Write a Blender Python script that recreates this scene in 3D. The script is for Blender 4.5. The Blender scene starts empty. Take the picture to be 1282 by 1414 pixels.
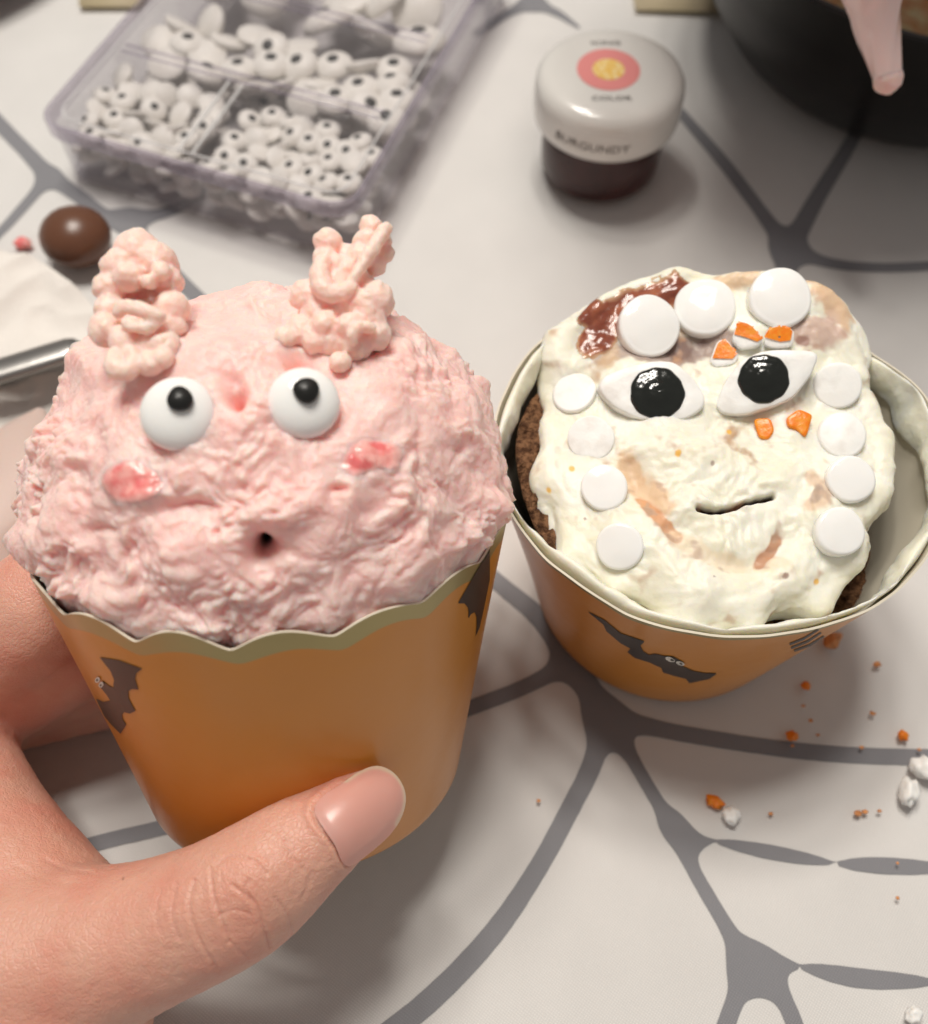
import bpy, bmesh, math, random
import numpy as np
from mathutils import Vector, Matrix
from mathutils.bvhtree import BVHTree

random.seed(7)
S = bpy.context.scene
COL = S.collection

# ------------------------------------------------------------------ camera
PITCH = math.radians(60.8)
CAMH = 0.177
FPX, CX, CY = 1375.0, 641.0, 707.0          # photograph: 1282 x 1414
cd = bpy.data.cameras.new('camera')
cam = bpy.data.objects.new('camera', cd)
COL.objects.link(cam)
cam.location = (0, 0, CAMH)
cam.rotation_euler = (math.pi / 2 - PITCH, 0, 0)
cd.sensor_fit = 'HORIZONTAL'
cd.sensor_width = 36
cd.lens = 36 * FPX / 1282
cd.clip_start = 0.005
cd.clip_end = 50
cd.dof.use_dof = True
cd.dof.focus_distance = 0.140
cd.dof.aperture_fstop = 19.0
S.camera = cam

# ------------------------------------------------------------------ world, lamps, exposure
S.view_settings.view_transform = 'Standard'
S.view_settings.look = 'None'
S.view_settings.exposure = 0.13
S.view_settings.gamma = 1.0
W = bpy.data.worlds.new('World')
S.world = W
W.use_nodes = True
W.node_tree.nodes['Background'].inputs[0].default_value = (1.0, 0.93, 0.88, 1)
W.node_tree.nodes['Background'].inputs[1].default_value = 0.235
LAMP_C = Vector((-0.10, 0.40, 1.02))
for k in range(6):
    a = 2 * math.pi * k / 6 + 0.3
    ld = bpy.data.lights.new('ceiling_bulb', 'POINT')
    ld.energy = 6.7
    ld.color = (1.0, 0.945, 0.86)
    ld.shadow_soft_size = 0.055
    lo = bpy.data.objects.new('ceiling_bulb', ld)
    lo.location = LAMP_C + Vector((0.15 * math.cos(a), 0.15 * math.sin(a), 0))
    COL.objects.link(lo)
S.cycles.use_denoising = True
S.cycles.max_bounces = 10
S.cycles.transparent_max_bounces = 24
S.cycles.caustics_reflective = False
S.cycles.caustics_refractive = False
S.cycles.sample_clamp_indirect = 4

# ------------------------------------------------------------------ maths helpers
CR = np.array([1, 0, 0.0])
CU = np.array([0, math.sin(PITCH), math.cos(PITCH)])
CW = np.array([0, math.cos(PITCH), -math.sin(PITCH)])
CO = np.array([0, 0, CAMH])


def ray(px, py):
    """un-normalised view direction whose length along the axis is 1"""
    return CR * ((px - CX) / FPX) + CU * ((CY - py) / FPX) + CW


def at(px, py, z=0.0):
    d = ray(px, py)
    return CO + d * ((z - CAMH) / d[2])


def atd(px, py, depth):
    return CO + ray(px, py) * depth


def proj(P):
    d = np.asarray(P, float) - CO
    z = d @ CW
    return np.stack([CX + FPX * (d @ CR) / z, CY - FPX * (d @ CU) / z], -1)


def unit(v):
    v = np.asarray(v, float)
    return v / (np.linalg.norm(v, axis=-1, keepdims=True) + 1e-12)


def hash01(ix, iy, iz, seed):
    h = (ix.astype(np.uint32) * np.uint32(374761393) + iy.astype(np.uint32) * np.uint32(668265263)
         + iz.astype(np.uint32) * np.uint32(2147483647) + np.uint32(seed * 1013904223 & 0xffffffff))
    h = (h ^ (h >> np.uint32(13))) * np.uint32(1274126177)
    h = h ^ (h >> np.uint32(16))
    h = h * np.uint32(2246822519)
    return h ^ (h >> np.uint32(15))


GR = unit(np.array([(1, 1, 0), (-1, 1, 0), (1, -1, 0), (-1, -1, 0), (1, 0, 1), (-1, 0, 1), (1, 0, -1), (-1, 0, -1),
                    (0, 1, 1), (0, -1, 1), (0, 1, -1), (0, -1, -1), (1, 1, 1), (-1, -1, 1), (1, -1, -1), (-1, 1, -1)]))


def perlin(P, seed=0):
    P = np.asarray(P, float)
    I = np.floor(P).astype(np.int64)
    f = P - I
    u = f * f * f * (f * (f * 6 - 15) + 10)
    out = 0
    for dx in (0, 1):
        wx = u[:, 0] if dx else 1 - u[:, 0]
        for dy in (0, 1):
            wy = u[:, 1] if dy else 1 - u[:, 1]
            for dz in (0, 1):
                wz = u[:, 2] if dz else 1 - u[:, 2]
                g = GR[hash01(I[:, 0] + dx, I[:, 1] + dy, I[:, 2] + dz, seed) & 15]
                out = out + wx * wy * wz * ((f[:, 0] - dx) * g[:, 0] + (f[:, 1] - dy) * g[:, 1] + (f[:, 2] - dz) * g[:, 2])
    return out * 1.5


def fbm(P, n=3, seed=0):
    o, a = 0, 1.0
    for k in range(n):
        o = o + a * perlin(P * 2 ** k + 7.3 * k, seed + k)
        a *= 0.5
    return o


def sstep(a, b, x):
    t = np.clip((x - a) / (b - a), 0, 1)
    return t * t * (3 - 2 * t)


def catmull(P, n=8, closed=False):
    P = np.asarray(P, float)
    if closed:
        Q = np.vstack([P[-1:], P, P[:2]])
    else:
        Q = np.vstack([2 * P[:1] - P[1:2], P, 2 * P[-1:] - P[-2:-1]])
    out = []
    for i in range(len(Q) - 3):
        a, b, c, d = Q[i:i + 4]
        for t in np.arange(n) / n:
            out.append(0.5 * (2 * b + (c - a) * t + (2 * a - 5 * b + 4 * c - d) * t ** 2 + (3 * b - a - 3 * c + d) * t ** 3))
    if not closed:
        out.append(P[-1])
    return np.array(out)


def seg_dist(P, poly, w=None):
    """distance of the points P to a polyline (minus an interpolated half width w)"""
    P = np.asarray(P, float)
    best = np.full(len(P), 1e9)
    for i in range(len(poly) - 1):
        a, b = poly[i], poly[i + 1]
        ab = b - a
        t = np.clip(((P - a) @ ab) / (ab @ ab + 1e-18), 0, 1)
        d = np.linalg.norm(P - a - t[:, None] * ab, axis=1)
        if w is not None:
            d = d - (w[i] + (w[i + 1] - w[i]) * t)
        best = np.minimum(best, d)
    return best


def poly_sd(P, poly):
    """signed distance to a closed polygon, negative inside"""
    poly = np.asarray(poly, float)
    d = seg_dist(P, np.vstack([poly, poly[:1]]))
    ins = np.zeros(len(P), bool)
    for i in range(len(poly)):
        a, b = poly[i], poly[(i + 1) % len(poly)]
        c = (a[1] > P[:, 1]) != (b[1] > P[:, 1])
        x = a[0] + (P[:, 1] - a[1]) / (b[1] - a[1] + 1e-15) * (b[0] - a[0])
        ins ^= c & (P[:, 0] < x)
    return np.where(ins, -d, d)


def smin(a, b, k):
    h = np.clip(0.5 + 0.5 * (b - a) / k, 0, 1)
    return b * (1 - h) + a * h - k * h * (1 - h)


def march(fn, x0, x1, y0, y1, step):
    """marching squares: polygons where fn < 0 -> 2-D vertices and faces"""
    nx, ny = int((x1 - x0) / step) + 2, int((y1 - y0) / step) + 2
    X, Y = np.meshgrid(x0 + step * np.arange(nx), y0 + step * np.arange(ny), indexing='ij')
    f = fn(np.stack([X.ravel(), Y.ravel()], -1)).reshape(nx, ny)
    verts, idx, faces = [], {}, []

    def vid(key, p):
        if key not in idx:
            idx[key] = len(verts)
            verts.append(p)
        return idx[key]
    ins = f < 0
    cnt = ins[:-1, :-1].astype(int) + ins[1:, :-1] + ins[1:, 1:] + ins[:-1, 1:]
    for i, j in np.argwhere(cnt > 0):
        c = [(i, j), (i + 1, j), (i + 1, j + 1), (i, j + 1)]
        face = []
        for k in range(4):
            a, b = c[k], c[(k + 1) % 4]
            fa, fb = f[a], f[b]
            if fa < 0:
                face.append(vid(a, (X[a], Y[a])))
            if (fa < 0) != (fb < 0):
                t = fa / (fa - fb)
                key = (min(a, b), max(a, b))
                face.append(vid(key, (X[a] + t * (X[b] - X[a]), Y[a] + t * (Y[b] - Y[a]))))
        if len(face) > 2:
            faces.append(face)
    return np.array(verts).reshape(-1, 2), faces


# ------------------------------------------------------------------ object helpers
FR = {}            # root object -> 4x4 numpy frame


def frame_of(o):
    while o.parent is not None:
        o = o.parent
    return FR[o.name]


def tag(o, label=None, cat=None, group=None, kind=None):
    for k, v in (('label', label), ('category', cat), ('group', group), ('kind', kind)):
        if v:
            o[k] = v
    return o


def thing(name, label, cat, M, group=None):
    """an Empty at the thing's base; M is its 4x4 frame or a location"""
    M = np.asarray(M, float)
    if M.shape == (3,):
        T = np.eye(4)
        T[:3, 3] = M
        M = T
    o = bpy.data.objects.new(name, None)
    o.empty_display_size = 0.01
    COL.objects.link(o)
    o.matrix_world = Matrix(M.tolist())
    FR[o.name] = M
    return tag(o, label, cat, group)


def mesh_from(name, V, F):
    me = bpy.data.meshes.new(name)
    V = np.asarray(V, np.float32)
    if isinstance(F, np.ndarray):
        n, k = F.shape
        me.vertices.add(len(V))
        me.vertices.foreach_set('co', V.ravel())
        me.loops.add(n * k)
        me.loops.foreach_set('vertex_index', F.astype(np.int32).ravel())
        me.polygons.add(n)
        me.polygons.foreach_set('loop_start', np.arange(0, n * k, k, dtype=np.int32))
        me.polygons.foreach_set('loop_total', np.full(n, k, np.int32))
        me.update(calc_edges=True)
        me.validate()
    else:
        me.from_pydata(V.tolist(), [], F)
        me.update()
    return me


def obj(name, V, F, mat, parent=None, smooth=True, cols=None, vals=None):
    """V are world coordinates; the mesh is stored in the frame of its thing"""
    V = np.asarray(V, float)
    if parent is None:
        base = np.array([V[:, 0].mean(), V[:, 1].mean(), V[:, 2].min()])
        M = np.eye(4)
        M[:3, 3] = base
    else:
        M = frame_of(parent)
    Mi = np.linalg.inv(M)
    L = V @ Mi[:3, :3].T + Mi[:3, 3]
    me = mesh_from(name, L, F)
    o = bpy.data.objects.new(name, me)
    COL.objects.link(o)
    if parent is not None:
        o.parent = parent
    else:
        o.location = M[:3, 3]
        FR[o.name] = M
    if mat is not None:
        me.materials.append(mat)
    if smooth:
        me.polygons.foreach_set('use_smooth', np.ones(len(me.polygons), bool))
    if cols:
        for nm, c in cols.items():
            at_ = me.color_attributes.new(nm, 'FLOAT_COLOR', 'POINT')
            c4 = np.ones((len(V), 4), np.float32)
            c4[:, :c.shape[1]] = c
            at_.data.foreach_set('color', c4.ravel())
    if vals:
        for nm, c in vals.items():
            at_ = me.attributes.new(nm, 'FLOAT', 'POINT')
            at_.data.foreach_set('value', np.asarray(c, np.float32))
    return o


def grid_faces(nu, nv, cu=False, cv=False):
    i, j = np.meshgrid(np.arange(nu if cu else nu - 1), np.arange(nv if cv else nv - 1), indexing='ij')
    i, j = i.ravel(), j.ravel()
    i2, j2 = (i + 1) % nu, (j + 1) % nv
    return np.stack([i * nv + j, i2 * nv + j, i2 * nv + j2, i * nv + j2], -1)


def lathe(profile, n=64):
    """profile of (r, z), revolved about z; closed ends when r = 0"""
    pr = np.asarray(profile, float)
    th = 2 * np.pi * np.arange(n) / n
    V = np.stack([np.cos(th)[:, None] * pr[None, :, 0], np.sin(th)[:, None] * pr[None, :, 0],
                  np.repeat(pr[None, :, 1], n, 0)], -1).reshape(-1, 3)
    return V, grid_faces(n, len(pr), cu=True)


def frame_from(n, up=(0, 0, 1.0), loc=(0, 0, 0)):
    n = unit(n)
    x = np.cross(up, n)
    if np.linalg.norm(x) < 1e-6:
        x = np.array([1.0, 0, 0])
    x = unit(x)
    y = np.cross(n, x)
    M = np.eye(4)
    M[:3, 0], M[:3, 1], M[:3, 2], M[:3, 3] = x, y, n, loc
    return M


def xf(M, V):
    return np.asarray(V, float) @ M[:3, :3].T + M[:3, 3]


def bvh_of(V, F):
    return BVHTree.FromPolygons([tuple(v) for v in V], [tuple(int(q) for q in f) for f in F])


def hit(b, px, py):
    d = ray(px, py)
    L = np.linalg.norm(d)
    loc, n, i, dist = b.ray_cast(Vector(CO), Vector(d / L))
    if loc is None:
        return None, None
    return np.array(loc), np.array(n)


def ico(sub):
    bm = bmesh.new()
    bmesh.ops.create_icosphere(bm, subdivisions=sub, radius=1)
    V = np.array([v.co[:] for v in bm.verts])
    F = np.array([[v.index for v in f.verts] for f in bm.faces])
    bm.free()
    return V, F


def join(parts):
    Vs, Fs, o = [], [], 0
    arr = all(isinstance(f, np.ndarray) and f.shape[1] == parts[0][1].shape[1] for _, f in parts)
    for V, F in parts:
        Vs.append(V)
        Fs.append(F + o if isinstance(F, np.ndarray) else [[q + o for q in f] for f in F])
        o += len(V)
    if arr:
        return np.vstack(Vs), np.vstack(Fs)
    return np.vstack(Vs), [list(map(int, f)) for fs in Fs for f in fs]


def remeshed(V, F, voxel, smooth=0, factor=0.5):
    """union of overlapping closed shapes as one continuous surface"""
    K = 100.0
    me = mesh_from('union', V * K, F)
    o = bpy.data.objects.new('union', me)
    COL.objects.link(o)
    m = o.modifiers.new('r', 'REMESH')
    m.mode = 'VOXEL'
    m.voxel_size = voxel * K
    if smooth:
        s = o.modifiers.new('s', 'SMOOTH')
        s.iterations = smooth
        s.factor = factor
    dg = bpy.context.evaluated_depsgraph_get()
    dg.update()
    e = o.evaluated_get(dg)
    m2 = e.to_mesh()
    n = len(m2.vertices)
    V2 = np.empty(n * 3, np.float32)
    m2.vertices.foreach_get('co', V2)
    ln = np.empty(len(m2.polygons), np.int32)
    m2.polygons.foreach_get('loop_total', ln)
    li = np.empty(len(m2.loops), np.int32)
    m2.loops.foreach_get('vertex_index', li)
    if len(ln) and (ln == 4).all():
        F2 = li.reshape(-1, 4).copy()
    else:
        F2, k = [], 0
        for q in ln:
            F2.append(li[k:k + q].tolist())
            k += q
    e.to_mesh_clear()
    bpy.data.objects.remove(o)
    bpy.data.meshes.remove(me)
    return V2.reshape(-1, 3).astype(float) / K, F2


def vnormals(V, F):
    F = np.asarray(F)
    a = V[F[:, 0]]
    n = np.cross(V[F[:, 1]] - a, V[F[:, 2]] - a)
    if F.shape[1] == 4:
        n = n + np.cross(V[F[:, 2]] - a, V[F[:, 3]] - a)
    N = np.zeros_like(V)
    for k in range(F.shape[1]):
        np.add.at(N, F[:, k], n)
    return unit(N)


# ------------------------------------------------------------------ materials
def mat(name, base=(0.8, 0.8, 0.8), rough=0.5, spec=0.5, sss=0.0, rad=(1, 0.5, 0.3), scale=0.001, metal=0.0,
        coat=0.0, var=None, bump=None, attr=None, sheen=0.0, coat_rough=0.1):
    """var = (scale, second colour, detail, lo, hi); bump = list of (scale, strength, distance); attr = colour attribute
    whose colour replaces the base by its alpha-like factor stored in attribute <attr>_f"""
    m = bpy.data.materials.new(name)
    m.use_nodes = True
    nt = m.node_tree
    b = nt.nodes['Principled BSDF']
    b.inputs['Base Color'].default_value = (*base, 1)
    b.inputs['Roughness'].default_value = rough
    b.inputs['Specular IOR Level'].default_value = spec
    b.inputs['Metallic'].default_value = metal
    b.inputs['Coat Weight'].default_value = coat
    b.inputs['Coat Roughness'].default_value = coat_rough
    b.inputs['Sheen Weight'].default_value = sheen
    if sss:
        b.inputs['Subsurface Weight'].default_value = sss
        b.inputs['Subsurface Radius'].default_value = rad
        b.inputs['Subsurface Scale'].default_value = scale
    tc = nt.nodes.new('ShaderNodeTexCoord')
    colsock = None
    if var:
        nz = nt.nodes.new('ShaderNodeTexNoise')
        nz.inputs['Scale'].default_value = var[0]
        nz.inputs['Detail'].default_value = var[2]
        nt.links.new(tc.outputs['Object'], nz.inputs['Vector'])
        mr = nt.nodes.new('ShaderNodeMapRange')
        mr.inputs[1].default_value, mr.inputs[2].default_value = var[3], var[4]
        nt.links.new(nz.outputs['Fac'], mr.inputs[0])
        mx = nt.nodes.new('ShaderNodeMix')
        mx.data_type = 'RGBA'
        mx.inputs[6].default_value = (*base, 1)
        mx.inputs[7].default_value = (*var[1], 1)
        nt.links.new(mr.outputs[0], mx.inputs[0])
        colsock = mx.outputs[2]
    if attr:
        a = nt.nodes.new('ShaderNodeAttribute')
        a.attribute_name = attr
        f = nt.nodes.new('ShaderNodeAttribute')
        f.attribute_name = attr + '_f'
        mx = nt.nodes.new('ShaderNodeMix')
        mx.data_type = 'RGBA'
        mx.inputs[6].default_value = (*base, 1)
        if colsock:
            nt.links.new(colsock, mx.inputs[6])
        nt.links.new(a.outputs['Color'], mx.inputs[7])
        nt.links.new(f.outputs['Fac'], mx.inputs[0])
        colsock = mx.outputs[2]
    if colsock:
        nt.links.new(colsock, b.inputs['Base Color'])
    prev = None
    for (sc, st, di) in (bump or []):
        nz = nt.nodes.new('ShaderNodeTexNoise')
        nz.inputs['Scale'].default_value = sc
        nz.inputs['Detail'].default_value = 3
        nt.links.new(tc.outputs['Object'], nz.inputs['Vector'])
        bp = nt.nodes.new('ShaderNodeBump')
        bp.inputs['Strength'].default_value = st
        bp.inputs['Distance'].default_value = di
        nt.links.new(nz.outputs['Fac'], bp.inputs['Height'])
        if prev:
            nt.links.new(prev, bp.inputs['Normal'])
        prev = bp.outputs['Normal']
    if prev:
        nt.links.new(prev, b.inputs['Normal'])
    return m


def clear_mat(name, tint, body, opac, rough=0.05):
    """thin clear plastic: transparent body, fresnel gloss, a little cloudy body colour"""
    m = bpy.data.materials.new(name)
    m.use_nodes = True
    nt = m.node_tree
    nt.nodes.clear()
    out = nt.nodes.new('ShaderNodeOutputMaterial')
    tr = nt.nodes.new('ShaderNodeBsdfTransparent')
    tr.inputs[0].default_value = (*tint, 1)
    pb = nt.nodes.new('ShaderNodeBsdfPrincipled')
    pb.inputs['Base Color'].default_value = (*body, 1)
    pb.inputs['Roughness'].default_value = 0.4
    gl = nt.nodes.new('ShaderNodeBsdfGlossy')
    gl.inputs['Roughness'].default_value = rough
    lw = nt.nodes.new('ShaderNodeLayerWeight')
    lw.inputs[0].default_value = 0.5
    pw = nt.nodes.new('ShaderNodeMath')
    pw.operation = 'POWER'
    pw.inputs[1].default_value = 5
    nt.links.new(lw.outputs['Facing'], pw.inputs[0])
    fr = nt.nodes.new('ShaderNodeMath')
    fr.operation = 'MULTIPLY_ADD'
    fr.inputs[1].default_value = 0.9
    fr.inputs[2].default_value = 0.045
    nt.links.new(pw.outputs[0], fr.inputs[0])
    m1 = nt.nodes.new('ShaderNodeMixShader')
    m1.inputs[0].default_value = opac
    m2 = nt.nodes.new('ShaderNodeMixShader')
    nt.links.new(tr.outputs[0], m1.inputs[1])
    nt.links.new(pb.outputs[0], m1.inputs[2])
    nt.links.new(fr.outputs[0], m2.inputs[0])
    nt.links.new(m1.outputs[0], m2.inputs[1])
    nt.links.new(gl.outputs[0], m2.inputs[2])
    nt.links.new(m2.outputs[0], out.inputs[0])
    return m


def cloth_mat(name, base):
    m = mat(name, base, 0.48, 0.4, sheen=0.15)
    nt = m.node_tree
    b = nt.nodes['Principled BSDF']
    tc = nt.nodes.new('ShaderNodeTexCoord')
    hs = []
    for rot in (0.62, 0.62 + math.pi / 2):
        mp = nt.nodes.new('ShaderNodeMapping')
        mp.inputs['Rotation'].default_value = (0, 0, rot)
        nt.links.new(tc.outputs['Object'], mp.inputs['Vector'])
        w = nt.nodes.new('ShaderNodeTexWave')
        w.wave_type = 'BANDS'
        w.inputs['Scale'].default_value = 2 * math.pi / 20 / 0.00042
        w.inputs['Distortion'].default_value = 0.6
        w.inputs['Detail'].default_value = 0
        nt.links.new(mp.outputs[0], w.inputs['Vector'])
        hs.append(w.outputs['Fac'])
    mul = nt.nodes.new('ShaderNodeMath')
    mul.operation = 'MULTIPLY'
    nt.links.new(hs[0], mul.inputs[0])
    nt.links.new(hs[1], mul.inputs[1])
    bp = nt.nodes.new('ShaderNodeBump')
    bp.inputs['Strength'].default_value = 0.6
    bp.inputs['Distance'].default_value = 0.00012
    nt.links.new(mul.outputs[0], bp.inputs['Height'])
    nt.links.new(bp.outputs['Normal'], b.inputs['Normal'])
    # thread tone and faint grubbiness
    nz = nt.nodes.new('ShaderNodeTexNoise')
    nz.inputs['Scale'].default_value = 60
    nz.inputs['Detail'].default_value = 5
    nt.links.new(tc.outputs['Object'], nz.inputs['Vector'])
    ad = nt.nodes.new('ShaderNodeMath')
    ad.operation = 'MULTIPLY_ADD'
    ad.inputs[1].default_value = 0.22
    ad.inputs[2].default_value = 0.80
    nt.links.new(mul.outputs[0], ad.inputs[0])
    ad2 = nt.nodes.new('ShaderNodeMath')
    ad2.operation = 'MULTIPLY_ADD'
    ad2.inputs[1].default_value = 0.14
    nt.links.new(nz.outputs['Fac'], ad2.inputs[0])
    nt.links.new(ad.outputs[0], ad2.inputs[2])
    sc = nt.nodes.new('ShaderNodeVectorMath')
    sc.operation = 'SCALE'
    sc.inputs[0].default_value = base
    nt.links.new(ad2.outputs[0], sc.inputs['Scale'])
    nt.links.new(sc.outputs[0], b.inputs['Base Color'])
    return m


M_CLOTH = cloth_mat('white_cloth', (0.74, 0.725, 0.71))
M_WEB = cloth_mat('grey_web_print', (0.24, 0.24, 0.26))
M_PINK = mat('pink_cream', (0.95, 0.595, 0.555), 0.42, 0.4, sss=0.75, rad=(1.0, 0.36, 0.22), scale=0.0034,
             var=(260, (0.96, 0.66, 0.615), 3, 0.4, 0.65), bump=[(2600, 0.30, 0.0003), (1200, 0.35, 0.0005)], attr='tint')
M_BLUSH = mat('red_gel_icing', (0.80, 0.20, 0.20), 0.22, 0.5, sss=0.6, rad=(1, 0.3, 0.2), scale=0.0015,
              var=(500, (0.88, 0.44, 0.40), 3, 0.38, 0.6), bump=[(900, 0.4, 0.0005)], attr='tint')
M_CREAM = mat('white_cream', (0.83, 0.81, 0.68), 0.45, 0.4, sss=0.6, rad=(1.0, 0.8, 0.45), scale=0.0018,
              var=(140, (0.88, 0.87, 0.78), 3, 0.4, 0.65), bump=[(1300, 0.22, 0.0004)], attr='tint')
M_CANDY = mat('white_candy', (0.90, 0.90, 0.885), 0.12, 0.5, sss=0.35, rad=(1, 0.9, 0.8), scale=0.0012,
              bump=[(500, 0.08, 0.0004)])
M_CHALK = mat('white_candy_matt', (0.88, 0.88, 0.86), 0.42, 0.4, sss=0.35, rad=(1, 0.9, 0.8), scale=0.001,
              var=(300, (0.78, 0.76, 0.73), 4, 0.5, 0.7), bump=[(1500, 0.12, 0.0003), (500, 0.15, 0.0006)])
M_BLACK = mat('black_icing', (0.013, 0.013, 0.012), 0.38, 0.45, bump=[(1800, 0.2, 0.0003)])
M_GLOSSBLACK = mat('glossy_black_icing', (0.010, 0.012, 0.010), 0.12, 0.6, bump=[(220, 0.22, 0.001)])
M_ORANGEC = mat('orange_candy_shell', (0.85, 0.22, 0.01), 0.3, 0.5, sss=0.2, rad=(1, .4, .1), scale=0.001,
                var=(900, (0.85, 0.34, 0.03), 3, 0.45, 0.7), bump=[(1500, 0.3, 0.0003)])
M_JAM = mat('brown_gel', (0.22, 0.06, 0.035), 0.22, 0.5, sss=0.4, rad=(1, 0.3, 0.12), scale=0.002,
            var=(350, (0.36, 0.12, 0.06), 4, 0.45, 0.7), bump=[(400, 0.25, 0.001)], coat=0.15, attr='tint')
M_CAKE = mat('chocolate_sponge', (0.22, 0.11, 0.055), 0.85, 0.2, var=(900, (0.07, 0.03, 0.014), 5, 0.42, 0.62),
             bump=[(700, 1.0, 0.002), (2200, 0.6, 0.0006)])
M_PAPERIN = mat('paper_white', (0.66, 0.61, 0.50), 0.55, 0.3, bump=[(3000, 0.05, 0.0002)])
M_BATPRINT = mat('dark_print', (0.035, 0.022, 0.018), 0.35, 0.5)
M_WHITEPRINT = mat('white_print', (0.75, 0.72, 0.66), 0.35, 0.5)
M_REDPRINT = mat('red_print', (0.55, 0.05, 0.03), 0.35, 0.5)
M_SKIN = mat('skin', (0.68, 0.375, 0.285), 0.42, 0.45, sss=0.55, rad=(1.0, 0.36, 0.2), scale=0.0025,
             var=(130, (0.655, 0.30, 0.225), 6, 0.42, 0.68), bump=[(3800, 0.25, 0.0002), (1500, 0.28, 0.0003), (600, 0.22, 0.0005)], attr='tint')
M_NAIL = mat('fingernail', (0.66, 0.35, 0.30), 0.30, 0.5, sss=0.5, rad=(1.0, 0.4, 0.3), scale=0.0012, attr='tint',
             bump=[(500, 0.06, 0.0004)])
M_CLEAR = clear_mat('clear_plastic', (0.99, 0.985, 0.99), (0.8, 0.78, 0.82), 0.02)
M_TRAY = clear_mat('clear_plastic_tray', (0.95, 0.945, 0.96), (0.6, 0.57, 0.63), 0.10)
M_EDGE = clear_mat('clear_plastic_edge_refraction', (0.90, 0.88, 0.92), (0.42, 0.38, 0.46), 0.20, 0.08)  # purple-grey body colour paints in the dark refraction of the plastic edges
M_EYEW = mat('matt_sugar_white', (0.80, 0.78, 0.74), 0.45, 0.4, var=(200, (0.74, 0.71, 0.66), 3, 0.4, 0.7))
M_RIB = clear_mat('clear_plastic_rib_glare', (0.95, 0.95, 0.96), (0.9, 0.9, 0.9), 0.45, 0.08)  # whitish body colour paints in the streaks of lamplight along the ribs
M_LIDWHITE = mat('white_jar_plastic', (0.74, 0.73, 0.70), 0.22, 0.5, coat=0.3, bump=[(120, 0.03, 0.001)])
M_DARKGEL = mat('dark_burgundy_jar', (0.034, 0.008, 0.007), 0.18, 0.5, var=(100, (0.05, 0.010, 0.009), 2, 0.4, 0.7))
M_LABELPINK = mat('pink_label', (0.78, 0.28, 0.27), 0.35, 0.5)
M_LABELYEL = mat('yellow_label', (0.86, 0.55, 0.12), 0.35, 0.5, var=(900, (0.9, 0.74, 0.40), 3, 0.45, 0.65))
M_INK = mat('grey_ink', (0.10, 0.09, 0.085), 0.5, 0.3)
M_BOWL = mat('black_bowl_glaze', (0.007, 0.0065, 0.006), 0.3, 0.25, bump=[(60, 0.05, 0.002)])
M_BATTER = mat('orange_brown_filling', (0.38, 0.14, 0.025), 0.4, 0.5, var=(110, (0.42, 0.33, 0.16), 4, 0.42, 0.58),
               bump=[(200, 0.6, 0.004)])
M_BAG = mat('pink_filled_bag', (0.90, 0.67, 0.64), 0.12, 0.5, sss=0.4, rad=(1, 0.5, 0.4), scale=0.002, coat=0.8,
            bump=[(160, 0.15, 0.002)])
M_CHOC = mat('milk_chocolate', (0.125, 0.052, 0.028), 0.3, 0.45, bump=[(300, 0.06, 0.001)])
M_TISSUE = mat('white_paper_towel', (0.76, 0.72, 0.68), 0.85, 0.1, bump=[(600, 0.3, 0.0006)])
M_STEEL = mat('brushed_steel', (0.30, 0.29, 0.28), 0.32, 0.5, metal=0.9, bump=[(400, 0.05, 0.0005)])
M_SHEET = mat('translucent_pink_bag', (0.60, 0.46, 0.41), 0.5, 0.5, sss=0.3, scale=0.002, bump=[(120, 0.2, 0.002)])
M_YELLOW = mat('tan_card', (0.56, 0.47, 0.30), 0.6, 0.3, var=(40, (0.62, 0.53, 0.38), 3, 0.4, 0.7))
M_DARKWOOD = mat('dark_brown_dish', (0.10, 0.045, 0.03), 0.4, 0.4)
M_ORCRUMB = mat('orange_crumb', (0.75, 0.33, 0.13), 0.5, 0.3, var=(900, (0.55, 0.22, 0.08), 3, 0.4, 0.6))


def pores(m, scale, strength, dist):
    nt = m.node_tree
    b = nt.nodes['Principled BSDF']
    tc = nt.nodes.new('ShaderNodeTexCoord')
    v = nt.nodes.new('ShaderNodeTexVoronoi')
    v.feature = 'DISTANCE_TO_EDGE'
    v.inputs['Scale'].default_value = scale
    nt.links.new(tc.outputs['Object'], v.inputs['Vector'])
    mr = nt.nodes.new('ShaderNodeMapRange')
    mr.inputs[1].default_value, mr.inputs[2].default_value = 0.0, 0.18
    nt.links.new(v.outputs['Distance'], mr.inputs[0])
    bp = nt.nodes.new('ShaderNodeBump')
    bp.inputs['Strength'].default_value = strength
    bp.inputs['Distance'].default_value = dist
    nt.links.new(mr.outputs[0], bp.inputs['Height'])
    old = b.inputs['Normal'].links
    if old:
        nt.links.new(old[0].from_socket, bp.inputs['Normal'])
    nt.links.new(bp.outputs['Normal'], b.inputs['Normal'])


pores(M_SKIN, 1500, 0.35, 0.00012)


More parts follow.
